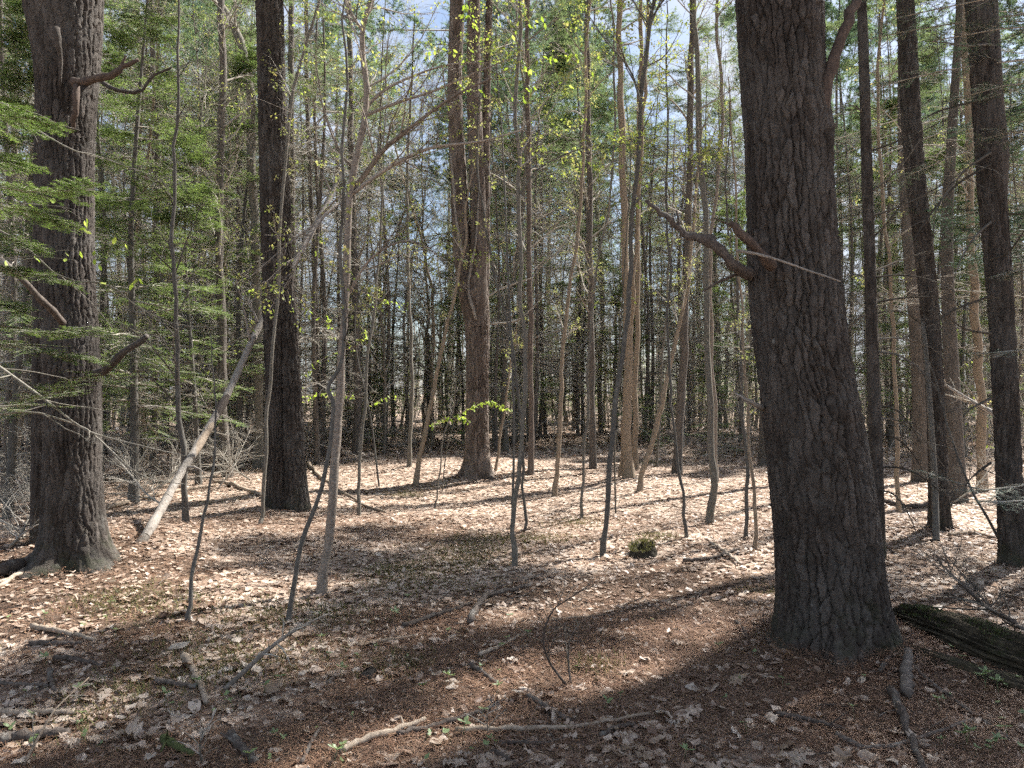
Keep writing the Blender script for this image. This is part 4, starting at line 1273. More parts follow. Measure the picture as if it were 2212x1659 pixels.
bM = G(820, 1052)
tM = thing('beech_sapling', 'slender beech with scattered drooping lime leaves beside the birch', 'sapling', tuple(bM))
part('trunk', tM, M_DARKSAP, lambda mb: tubes(mb, smooth_path([bM - [0, 0, .05], U(800, 900, bM[1]), U(770, 760, bM[1]), U(772, 650, bM[1]), U(812, 590, bM[1]), U(880, 555, bM[1])], 24), np.linspace(.016, .006, 24), 7))
for i, (pp, n) in enumerate([([(770, 760, 0), (740, 730, 0), (700, 690, .1), (660, 665, .1)], 16), ([(790, 860, 0), (740, 855, 0), (690, 850, 0), (655, 862, 0)], 20), ([(795, 880, 0), (820, 866, .1), (845, 860, .1)], 8),
                             ([(772, 700, 0), (790, 720, 0), (770, 745, .1)], 12), ([(780, 630, 0), (830, 650, .2), (880, 660, .3)], 12), ([(775, 745, 0), (690, 780, 0), (640, 835, 0)], 9)]):
    leafy_branch(tM, pp, bM[1], .005, int(n * 2.2), .015, .062, 20 + i, subs=9, sublen=.3)

bN = G(1105, 1165)
tN = thing('beech_sapling', 'tall wisp of a beech with lime leaves strung along high twigs, top centre', 'sapling', tuple(bN))
part('trunk', tN, M_DARKSAP, lambda mb: tubes(mb, smooth_path([bN - [0, 0, .05], U(1110, 900, bN[1]), U(1098, 600, bN[1] + .1), U(1085, 300, bN[1] + .2), U(1075, 180, bN[1] + .2), U(1070, 60, bN[1] + .2)], 24), np.linspace(.014, .006, 24), 7))
for i, (pp, n) in enumerate([([(1080, 170, .2), (1040, 135, .1), (990, 115, 0), (940, 105, 0)], 22), ([(1078, 160, .2), (1120, 140, .1), (1180, 128, .1), (1262, 122, .1)], 30), ([(1075, 120, .2), (1110, 70, .2), (1150, 50, .3)], 12),
                             ([(1085, 230, .2), (1050, 200, .1), (1010, 195, .1)], 10), ([(1075, 100, .2), (1030, 60, .2), (1005, 10, .2)], 14), ([(1085, 220, .2), (1150, 190, .2), (1250, 165, .3)], 12)]):
    leafy_branch(tN, pp, bN[1], .004, int(n * 1.5), .015, .06, 40 + i, subs=8, sublen=.3)

bO = G(1330, 1110)
tO = thing('beech_sapling', 'thin beech with small lime leaves at head height before the trunk cluster', 'sapling', tuple(bO))
part('trunk', tO, M_BEECH, lambda mb: tubes(mb, smooth_path([bO - [0, 0, .05], U(1328, 950, bO[1]), U(1338, 750, bO[1]), U(1350, 560, bO[1]), U(1362, 350, bO[1] + .1), U(1350, 200, bO[1] + .1)], 24), np.linspace(.012, .005, 24), 7))
for i, (pp, n) in enumerate([([(1345, 655, 0), (1325, 652, 0), (1300, 650, 0)], 9), ([(1345, 650, 0), (1360, 648, 0), (1378, 640, 0)], 6), ([(1362, 350, .1), (1380, 300, .1), (1400, 280, .1)], 10), ([(1360, 380, .1), (1340, 330, .1), (1320, 260, .1)], 12),
                             ([(1355, 470, .1), (1385, 420, .1), (1398, 380, .1)], 10), ([(1352, 520, .1), (1330, 500, .1), (1305, 470, .1)], 8)]):
    leafy_branch(tO, pp, bO[1], .003, n, .02, .05, 60 + i)

# branches reaching in from the left edge, close to the camera
tQ = thing('beech_sapling', 'grey beech branches with loose yellow-green leaves reaching in from the left edge', 'sapling', (-4.6, 5.2, float(terr(-4.6, 5.2))))
part('trunk', tQ, M_BEECH, lambda mb: tubes(mb, smooth_path([(-4.6, 5.2, float(terr(-4.6, 5.2)) - .05), (-4.55, 5.2, 1.2), (-4.65, 5.3, 2.6), (-4.6, 5.2, 4.2)], 14), np.linspace(.03, .015, 14), 9))
for i, (pp, w, n, sub) in enumerate([([(-80, 740, .3), (0, 793, .2), (97, 863, 0), (180, 926, 0), (253, 950, 0), (400, 985, .1)], .011, 0, 6), ([(-80, 900, .2), (0, 895, 0), (73, 890, 0), (160, 916, 0), (200, 936, 0), (283, 1013, 0), (333, 1036, .1), (400, 1046, .2)], .009, 0, 5),
                                     ([(-60, 470, .3), (40, 520, 0), (133, 600, 0), (235, 615, 0), (310, 672, .1), (400, 704, .2), (540, 707, .3)], .007, 6, 4), ([(-80, 205, .3), (0, 220, 0), (80, 280, 0), (160, 325, 0), (205, 335, .1), (330, 380, .2)], .008, 2, 4),
                                     ([(-60, 430, .2), (50, 440, 0), (150, 450, 0), (200, 480, 0)], .004, 10, 5), ([(-60, 560, .2), (60, 560, 0), (140, 540, 0), (230, 560, 0)], .004, 9, 4)]):
    leafy_branch(tQ, pp, 4.9, w, n, .006, .055, 80 + i, mat=M_BEECH, subs=sub, sublen=.5)


# ------------------------------------------------------------------ fir sprays close by: each branch its own piece
def fir_branch(parent, pts, Y, seed, mat, ns=(380, .024, .0042), r0=.008, n1=26, l1=.36, n2=11, l2=.13, spread=.08):
    g = np.random.default_rng(seed)
    p = smooth_path([U(x, y, Y + d) for x, y, d in pts], 8)[None]
    r = np.linspace(r0, r0 * .3, 8)[None]
    mb = MB()
    tubes(mb, p, r, 5)
    A, AR = grow(g, p, r, n1, .12, 1, 52, l1, 5, -.02, .05, .07, .5, .4, .0016, .6)
    tubes(mb, A, AR, 3)
    B, BR = grow(g, A, AR, n2, .1, 1, 48, l2, 3, -.01, .05, .08, .6, .5, .0012, .5)
    tubes(mb, B, BR, 3)
    needles(mb, g, A, ns[0], ns[1], ns[2], 58, .12, (.2, .85), 1)
    needles(mb, g, B, ns[0], ns[1], ns[2], 58, .12, (.2, .95), 1)
    needles(mb, g, p, ns[0], ns[1], ns[2], 58, .12, (.2, .85), 1, .4)
    return obj('branch', mb.mesh('fir_branch', [M_TWIG, mat], parent.location), parent)


lx, ly = -4.0, 4.3
tP = thing('fir_tree', 'young fir at the left edge, bright green sprays hanging in front of the massive pine', 'tree', (lx, ly, float(terr(lx, ly))))
part('trunk', tP, M_DARKSAP, lambda mb: tubes(mb, smooth_path([(lx, ly, float(terr(lx, ly)) - .05), (lx, ly, 2), (lx + .05, ly, 4.6)], 12), np.linspace(.05, .02, 12), 10))
for i, pp in enumerate([[(-300, 380, 0), (-60, 395, .1), (80, 415, .1), (190, 405, .1)], [(-300, 420, .3), (-60, 440, .4), (60, 455, .5), (130, 480, .6)], [(-300, 230, .2), (-80, 240, .2), (20, 250, .2), (90, 262, .2)],
                        [(-300, 560, .3), (-60, 570, .3), (40, 585, .4), (115, 600, .4)], [(-300, 690, .3), (-20, 700, .3), (100, 720, .3), (205, 712, .3)], [(-280, 720, .1), (-20, 740, .2), (90, 758, .2), (185, 770, .3)],
                        [(-260, 870, .5), (0, 880, .5), (110, 850, .5), (200, 808, .4)], [(-320, 490, .0), (-120, 500, .1), (0, 510, .2), (60, 530, .2)],
                        [(-320, 640, .0), (-140, 640, .1), (-20, 650, .2), (30, 672, .2)], [(-320, 330, .3), (-140, 330, .3), (-20, 345, .4), (50, 352, .4)]]):
    fir_branch(tP, pp, 4.2, 400 + i, M_FIRN)

# hemlock sprays at the right edge, dark against the light
rx, ry = 6.0, 6.4
tR = thing('hemlock_tree', 'dark hemlock at the right edge with sprays hanging over the right-edge pines', 'tree', (rx, ry, float(terr(rx, ry))))
part('trunk', tR, M_DARKSAP, lambda mb: tubes(mb, smooth_path([(rx, ry, float(terr(rx, ry)) - .05), (rx, ry, 3), (rx - .1, ry, 9)], 12), np.linspace(.07, .02, 12), 10))
for i, pp in enumerate([[(2650, 40, 0), (2400, 50, .0), (2180, 60, .3), (2010, 90, .5)], [(2650, -60, 0), (2350, -40, .2), (2120, 0, .3), (1930, 40, .6)], [(2650, 180, 0), (2400, 170, .2), (2200, 180, .3), (2060, 215, .4)],
                        [(2650, 740, 0), (2400, 750, 0), (2230, 755, -.2), (2145, 762, -.2)], [(2650, 1060, 0), (2400, 1070, 0), (2240, 1080, -.2), (2145, 1085, -.2)], [(2650, 1000, .4), (2350, 1010, .5), (2150, 1060, .5), (2000, 1020, .6)],
                        [(2650, -160, 0), (2300, -120, .4), (2050, -60, .6), (1880, -10, .8)], [(2650, 280, 0), (2400, 270, .3), (2230, 280, .4), (2120, 300, .6)], [(2650, 560, 0), (2400, 560, .3), (2260, 570, .4), (2180, 590, .5)],
                        [(2600, 100, .6), (2300, 120, 1.), (2050, 150, 1.2), (1890, 190, 1.4)], [(2600, 0, .9), (2300, 20, 1.2), (2000, 60, 1.6), (1850, 90, 1.8)], [(2600, 200, 1.2), (2350, 240, 1.4), (2080, 330, 1.6), (1960, 380, 1.8)]]):
    fir_branch(tR, pp, 5.6, 440 + i, M_HEMDARK, (240, .022, .0045), .012, 20, .5, 8, .17)

plant('hemlock_tree', 'shade-darkened hemlock at the right edge behind the right-edge pine', 'tree', SH_HEM, (6.9, 8.5, float(terr(6.9, 8.5))), .5, 1.0)
plant('hemlock_tree', 'unseen hemlock added beyond the right edge, its boughs shading the broad pine foot', 'tree', SH_HEM, (8.0, 6.4, float(terr(8.0, 6.4))), 2.5, 1.0)  # wholly out of view; added to shade the right foreground

# ------------------------------------------------------------------ understory firs and the woods behind
TAKEN = []


def at(px, d):
    x = (px - W / 2) / F * d
    return (x, d, float(terr(x, d)))


FIRS = [(290, 10.5, 1, .95, 'leafy green fir between the massive left pine and the slim dark trunk'), (430, 12.5, 0, .9, 'bright green fir spreading behind the leaning snag'),
        (215, 13.0, 1, 1.1, 'tall green fir behind the right edge of the massive left pine'), (20, 9.5, 0, 1.0, 'green fir left of the massive left pine'),
        (520, 15.0, 1, 1.0, 'green fir just left of the twin-stemmed pine'), (1600, 20.0, 0, 1.0, 'green fir showing left of the broad pine at branch height'),
        (1925, 18.5, 1, 1.0, 'green fir between the slim fir and the bristly pine'), (2080, 17.0, 0, 1.1, 'green fir behind the two right-edge pines'),
        (850, 24.0, 1, 1.0, 'dark fir in the shade left of the forked pine'), (1000, 23.0, 0, 1.0, 'dark fir behind the forked pine'), (1110, 21.0, 1, 1.0, 'dark fir right of the forked pine'),
        (790, 21.0, 2, .9, 'low fir in the shade behind the birch'), (1260, 25.0, 1, 1.0, 'shaded fir behind the straight dark trunk'), (360, 18.0, 1, 1.1, 'fir far back left behind the slim dark trunk'),
        (960, 19.5, 2, .5, 'knee-high fir at the shaded far edge of the clearing'), (830, 18.5, 2, .42, 'tiny fir low in the shade left of centre')]
for i, (px, d, k, s, lab) in enumerate(FIRS):
    p = at(px, d)
    TAKEN.append((p[0], p[1]))
    plant('fir_tree', lab, 'tree', SH_FIR[k], p, i * 1.7, s)

PINES = [(1652, 15.5, 4, 1.0, 'added shade-casting tall pine half hidden at the left edge of the broad pine'), (1735, 12.4, 3, .90, 'added shade-casting pine hidden behind the broad pine, crown above it'), (1988, 12.5, 3, 1.0, None), (2066, 10.6, 3, .95, 'slim dark pine standing between the two right-edge pines'), (140, 16, 1, 1., None)]  # pines behind the broad and bristly pines are added to shade the foreground
CLEAR = lambda x, y: (x / 6.4) ** 2 + ((y - 11.2) / 4.9) ** 2 < 1.0


def shades_clearing(x, y, zs):
    for z in zs:
        k = z / math.tan(SUN_EL)
        if CLEAR(x - SX * k, y - SY * k):
            return True
    return False


gB = np.random.default_rng(2024)
LAB = {'pine': 'tall straight background pine %s', 'spruce': 'slim twiggy background conifer %s', 'fir': 'young green background fir %s', 'bare': 'thin budding background tree %s'}


LANDMARKS = [(80, 'left of the massive left pine'), (230, 'behind the massive left pine'), (390, 'right of the massive left pine'), (560, 'left of the twin-stemmed pine'), (690, 'just right of the twin-stemmed pine'),
             (800, 'behind the pale birch'), (980, 'left of the forked pine'), (1075, 'behind the forked pine'), (1250, 'right of the forked pine'), (1400, 'around the trunk cluster'), (1600, 'left of the broad pine'),
             (1830, 'behind the broad pine'), (2000, 'right of the broad pine'), (9999, 'by the right-edge pines')]


def where(px):
    return next(t for lim, t in LANDMARKS if px < lim)


def scatter(kind, n, dmin, dmax, shapes, mind, smin, smax, name, cat, group, label, zs):
    c = 0
    for _ in range(n * 30):
        if c >= n:
            break
        d = math.sqrt(gB.uniform(dmin ** 2, dmax ** 2))
        a = gB.uniform(-.66, .66)
        x, y = d * math.sin(a), d * math.cos(a)
        if (x / 7.0) ** 2 + ((y - 9) / 7.5) ** 2 < 1:
            continue
        if any((x - tx) ** 2 + (y - ty) ** 2 < mind ** 2 for tx, ty in TAKEN):
            continue
        px = W / 2 + F * x / y
        if 1645 < px < 1775 or 98 < px < 195 or px < -60 or px > 2270:
            continue
        if kind in ('pine', 'spruce', 'fir') and 845 < px < 965 and d > 14:      # the bright opening to the sky
            continue
        if kind in ('pine', 'spruce', 'bare') and shades_clearing(x, y, zs):
            continue
        TAKEN.append((x, y))
        plant(name, label % ('far back' if d > 30 else 'standing' if d > 20 else 'close') + ' ' + where(px), cat, shapes[gB.integers(0, len(shapes))], (x, y, float(terr(x, y))), gB.uniform(0, 6.28), gB.uniform(smin, smax), group, .05)
        c += 1
    return c


for px, d, k, s, lab in PINES:
    p = at(px, d)
    TAKEN.append((p[0], p[1]))
    plant('pine_tree', lab or LAB['pine'] % 'close' + ' ' + where(px), 'tree', (SH_PINE + [SH_LOW, SH_HIGH])[k], p, d, s, None if lab else 'background pines')
scatter('pine', 30, 22, 46, SH_PINE, 1.5, .8, 1.1, 'pine_tree', 'tree', 'background pines', LAB['pine'], (2, 5, 7, 9, 11, 13, 15, 17, 19))
scatter('spruce', 20, 20, 42, SH_SPRUCE, 1.1, .7, 1.15, 'spruce_tree', 'tree', 'background spruces', LAB['spruce'], (2, 4, 6, 8, 10, 12, 14))
scatter('spruce', 50, 11.5, 25, SH_DEAD, .9, .8, 1.15, 'spruce_tree', 'tree', 'twiggy half-dead spruces', 'half-dead spruce bristling with bare twigs %s', (1.5, 3, 4.5, 6, 8))
scatter('fir', 34, 18, 40, SH_FIR, 1.1, .55, 1.3, 'fir_tree', 'tree', 'background firs', LAB['fir'], ())
scatter('bare', 160, 12, 38, SH_BARE, .6, .7, 1.15, 'broadleaf_tree', 'tree', 'budding background trees', LAB['bare'], (3, 5, 7, 9))


def distant_woods():
    """the far wood that reads as one mass of trunks, twigs and needles"""
    g = np.random.default_rng(9)
    mb = MB()
    n = 190
    d = np.sqrt(g.uniform(42 ** 2, 85 ** 2, n))
    a = g.uniform(-.75, .75, n)
    x, y = d * np.sin(a), d * np.cos(a)
    h = g.uniform(12, 24, n)
    z = terr(x, y)
    K = 7
    t = np.linspace(0, 1, K)
    P = np.stack([x[:, None] + g.normal(0, .25, (n, K)) * t, y[:, None] + 0 * t[None], z[:, None] - .2 + h[:, None] * t[None]], -1)
    R = g.uniform(.06, .2, n)[:, None] * (1 - .85 * t[None])
    tubes(mb, P, R, 6)
    A, AR = grow(g, P, R, 26, .03, 1, 85, 1.9, 4, -.02, .1, 1, .12, .3, .006, .35)
    tubes(mb, A, AR, 3)
    B, BR = grow(g, A, AR, 3, .2, 1, 50, .7, 3, 0, .15, .5, .6, .5, .004)
    keep = g.random(len(B)) < .6
    tubes(mb, B[keep], BR[keep], 3)
    live = (A[:, 0, 2] > g.uniform(3, 14, len(A))) & (g.random(len(A)) < .6)
    needles(mb, g, A[live], 8, .22, .06, 55, .8, (.1, .9), 1)
    m = 1100
    d = np.sqrt(g.uniform(33 ** 2, 70 ** 2, m))
    a = g.uniform(-.72, .72, m)
    x, y = d * np.sin(a), d * np.cos(a)
    hh = g.uniform(.8, 5.5, m)
    P = np.stack([x[:, None] + g.normal(0, .1, (m, 4)), y[:, None] + g.normal(0, .1, (m, 4)), terr(x, y)[:, None] - .05 + hh[:, None] * np.linspace(0, 1, 4)[None]], -1)
    R = np.repeat(np.array([[.025, .02, .014, .006]]), m, 0)
    tubes(mb, P, R, 4)
    A, AR = grow(g, P, R, 12, .05, 1, 75, .9, 3, 0, .12, 1, .4, .4, .007, .6)
    tubes(mb, A, AR, 3)
    lv = np.repeat(g.random(m) < .35, 12)
    needles(mb, g, A[lv], 10, .26, .09, 55, .6, (.1, .9), 1)
    o = obj('distant_woods', mb.mesh('distant_woods', [M_TWIG, M_FIRFAR]))
    tag(o, 'far wood of dark trunks and green needles behind everything', None, None, 'stuff')


distant_woods()


def undergrowth():
    g = np.random.default_rng(19)
    mb = MB()
    m = 1600
    d = np.sqrt(g.uniform(17 ** 2, 44 ** 2, m))
    a = g.uniform(-.72, .72, m)
    x, y = d * np.sin(a), d * np.cos(a)
    keep = ((x / 8.) ** 2 + ((y - 9) / 9.5) ** 2 > 1) & (g.random(m) < .5)
    x, y = x[keep], y[keep]
    m = len(x)
    h = g.uniform(.7, 3.2, m)
    P = np.stack([x[:, None] + g.normal(0, .12, (m, 4)) * [0, .5, 1, 1.5], y[:, None] + g.normal(0, .12, (m, 4)) * [0, .5, 1, 1.5], terr_exact(x, y)[:, None] - .05 + h[:, None] * np.linspace(0, 1, 4)[None]], -1)
    R = np.repeat(np.array([[.011, .009, .007, .004]]), m, 0)
    tubes(mb, P, R, 3)
    A, AR = grow(g, P, R, 9, .12, 1, 58, .75, 3, .05, .2, 1, .6, .5, .0045, .4)
    tubes(mb, A, AR, 3)
    B, BR_ = grow(g, A, AR, 2, .2, 1, 45, .35, 3, .03, .2, .8, .7, .6, .0038)
    tubes(mb, B, BR_, 3)
    s = np.repeat(g.random(m) < .45, 18)
    Q, dd = B[s][:, -1], norm(B[s][:, -1] - B[s][:, -2])
    Q, dd = np.repeat(Q, 2, 0), np.repeat(dd, 2, 0)
    leaflets(mb, g, Q + g.normal(0, .03, Q.shape), norm(dd + .7 * g.normal(size=dd.shape)), .075, .05, g.random(len(Q)), 1, .4)
    o = obj('undergrowth', mb.mesh('undergrowth', [M_TWIG, M_NEWLEAF]))
    tag(o, 'thicket of thin bare stems and small new leaves beyond the clearing', 'undergrowth', None, 'stuff')


undergrowth()

# ------------------------------------------------------------------ forest floor litter
LEAFK = ['maple', 'oak', 'beech', 'oval']
TEMPL = [leaf_template('t', LEAFK[i % 4], None, 500 + i, .55) for i in range(12)]


def sector(g, n, r0, r1, a=.70, power=1.0):
    r = np.sqrt(g.uniform(r0 ** 2, r1 ** 2, n))
    th = g.uniform(-a, a, n)
    return r * np.sin(th), r * np.cos(th)


def scatter_templates(mb, g, x, y, size, tilt, tint, templ, lift=.008):
    z = terr(x, y) + lift
    yaw = g.uniform(0, 2 * np.pi, len(x))
    tx, ty = g.normal(0, tilt, len(x)), g.normal(0, tilt, len(x))
    pick = g.integers(0, len(templ), len(x))
    for k, (V, f) in enumerate(templ):
        s = pick == k
        m = s.sum()
        if not m:
            continue
        v = V - np.array([.5, 0, 0])
        v = v[None] * size[s][:, None, None]
        v[..., 2] *= g.uniform(.2, 1.8, m)[:, None]
        c, sn = np.cos(yaw[s])[:, None], np.sin(yaw[s])[:, None]
        X = v[..., 0] * c - v[..., 1] * sn
        Y_ = v[..., 0] * sn + v[..., 1] * c
        Z = v[..., 2] + X * np.tan(tx[s])[:, None] + Y_ * np.tan(ty[s])[:, None]
        Z = Z - Z.min(1, keepdims=True) * .85
        vv = np.stack([X + x[s][:, None], Y_ + y[s][:, None], Z + z[s][:, None]], -1)
        ff = (f[None] + np.arange(m)[:, None, None] * len(V)).reshape(-1, 3)
        mb.add(vv.reshape(-1, 3), ff, np.repeat(tint[s], len(V)))


def simple_templates(seed, n=6, k=6):
    g = np.random.default_rng(seed)
    out = []
    for i in range(n):
        th = np.arange(k) * 2 * np.pi / k + g.normal(0, .2, k)
        r = g.uniform(.28, .55, k)
        V = np.stack([.5 + r * np.cos(th), r * .8 * np.sin(th), g.uniform(-.03, .11, k)], -1)
        V = np.vstack([V, [[.5, 0, 0]]])
        f = np.array([(j, (j + 1) % k, k) for j in range(k)])
        out.append((V, f))
    return out


BASES = [(bA[0], bA[1], .40, 190), (bB[0], bB[1], .36, 170), (bC[0], bC[1], .34, 150), (bD[0], bD[1], .34, 120), (bF[0], bF[1], .2, 80), (bH[0], bH[1], .28, 80), (bS[0], bS[1], .12, 40)]


def litter():
    g = np.random.default_rng(50)
    mb = MB()

    def lay(n, r0, r1, smin, smax, tilt, templ, pn):
        x, y = sector(g, n, r0, r1)
        keep = g.random(n) > pn * patch_needle(x, y)
        x, y = x[keep], y[keep]
        t = np.clip(g.beta(2.8, 2.3, len(x)) + .12 * fbm(x * .5, y * .5, 0, 77), 0, 1)
        scatter_templates(mb, g, x, y, g.uniform(smin, smax, len(x)), tilt, t, templ)
    lay(14000, 2.4, 5.5, .012, .04, .3, simple_templates(5, 6, 4), .5)
    lay(9000, 5.5, 9.5, .02, .05, .3, simple_templates(6, 6, 4), .45)
    lay(4600, 2.4, 5.5, .03, .085, .14, TEMPL, .75)
    lay(14000, 5.5, 9.5, .03, .072, .14, simple_templates(8, 10, 9), .45)
    st = simple_templates(3, 8, 5)
    lay(36000, 9.0, 17, .035, .085, .13, st, .12)
    lay(18000, 17, 34, .08, .18, .3, simple_templates(4, 6, 4), .2)
    for bx, by, r, n in BASES:
        a, q = g.uniform(0, 6.28, n), r * (1 + .9 * g.random(n) ** 1.6)
        x, y = bx + q * np.cos(a), by + q * np.sin(a)
        scatter_templates(mb, g, x, y, g.uniform(.02, .06, n), .22, np.clip(g.beta(1.9, 1.9, n), 0, 1), TEMPL, .004 + .03 * np.clip(1.3 - q / r, 0, 1))
    o = obj('leaf_litter', mb.mesh('leaf_litter', M_LITTER))
    tag(o, 'carpet of pale tan fallen leaves over the forest floor', 'leaf litter', None, 'stuff')


litter()


def duff():
    g = np.random.default_rng(51)
    mb = MB()
    for n, r0, r1, L, w in ((110000, 2.4, 5.2, .085, .0026), (46000, 5.2, 9.5, .095, .004), (10000, 9.5, 14, .11, .006)):
        x, y = sector(g, n, r0, r1)
        keep = g.random(n) < .25 + .75 * patch_needle(x, y) ** 1.4
        x, y = x[keep], y[keep]
        m = len(x)
        z = terr(x, y) + g.uniform(.004, .03, m)
        yaw = g.uniform(0, 6.283, m)
        ln = L * g.uniform(.5, 1.1, m)
        d = np.stack([np.cos(yaw), np.sin(yaw), g.normal(0, .10, m)], -1) * ln[:, None] * .5
        s = np.stack([-np.sin(yaw), np.cos(yaw), 0 * yaw], -1) * w
        for bx, by, r_, n_ in BASES:
            z = z + .05 * np.clip(1.4 - np.hypot(x - bx, y - by) / r_, 0, .6)
        b = np.stack([-np.sin(yaw), np.cos(yaw), .6 + 0 * yaw], -1) * (ln * g.normal(0, .12, m))[:, None]
        c = np.stack([x, y, z], -1)
        v = np.stack([c - d - s * .6, c - d + s * .6, c + d + b], 1)
        f = np.arange(m * 3).reshape(-1, 3)
        mb.add(v.reshape(-1, 3), f, np.repeat(np.clip(g.normal(.5, .25, m), 0, 1), 3))
    o = obj('needle_litter', mb.mesh('needle_litter', M_DUFFN))
    tag(o, 'red-brown fallen pine needles matted over the ground near the camera', 'pine needles', None, 'stuff')


duff()


def moss():
    g = np.random.default_rng(52)
    mb = MB()
    spots = [(1000, 1190, .6), (1060, 1165, .5), (1170, 1165, .4), (900, 1260, .6), (860, 1230, .4), (330, 1310, .5), (250, 1290, .4), (420, 1400, .4), (560, 1330, .4), (870, 1435, .2), (1420, 1160, .25), (1250, 1130, .4), (1690, 1290, .3), (590, 1420, .5), (700, 1330, .4), (1010, 1215, .4), (500, 1450, .3), (300, 1480, .3), (1290, 1440, .18), (880, 1070, .3), (1400, 1000, .6), (200, 1540, .3)]
    for px, py, r in spots:
        c = G(px, py)
        n = int(1300 * r)
        x, y = c[0] + g.normal(0, r * .5, n), c[1] + g.normal(0, r * .45, n)
        p = np.stack([x, y, terr(x, y) + .004], -1)
        az = g.uniform(0, 6.28, n)
        d = norm(np.stack([np.cos(az) * .7, np.sin(az) * .7, g.uniform(.4, 1.2, n)], -1))
        L = g.uniform(.02, .06, n)[:, None]
        s = np.stack([-np.sin(az), np.cos(az), 0 * az], -1) * .004
        v = np.stack([p - s, p + s, p + d * L], 1)
        mb.add(v.reshape(-1, 3), np.arange(n * 3).reshape(-1, 3), np.repeat(np.clip(g.normal(.5, .25, n), 0, 1), 3))
    o = obj('ground_moss', mb.mesh('ground_moss', M_MOSS))
    tag(o, 'thin tufts of olive moss and low ground cover among the leaves', 'moss', None, 'stuff')


moss()


def twig_litter():
    g = np.random.default_rng(53)
    mb = MB()
    n = 900
    x, y = sector(g, n, 2.6, 16)
    yaw = g.uniform(0, 6.28, n)
    L = g.uniform(.08, .45, n)
    K = 5
    t = np.linspace(-.5, .5, K)
    bend = g.normal(0, .12, (n, 1)) * L[:, None] * (t[None] ** 2 * 4 - .3)
    X = x[:, None] + np.cos(yaw)[:, None] * L[:, None] * t - np.sin(yaw)[:, None] * bend
    Y_ = y[:, None] + np.sin(yaw)[:, None] * L[:, None] * t + np.cos(yaw)[:, None] * bend
    Z = terr(X, Y_) + .018 + g.normal(0, .006, (n, K))
    tubes(mb, np.stack([X, Y_, Z], -1), g.uniform(.0015, .005, n)[:, None] * np.linspace(1, .6, K)[None], 4)
    o = obj('twig_litter', mb.mesh('twig_litter', M_STICKD))
    tag(o, 'small broken twigs strewn over the forest floor', 'twigs', None, 'stuff')


twig_litter()

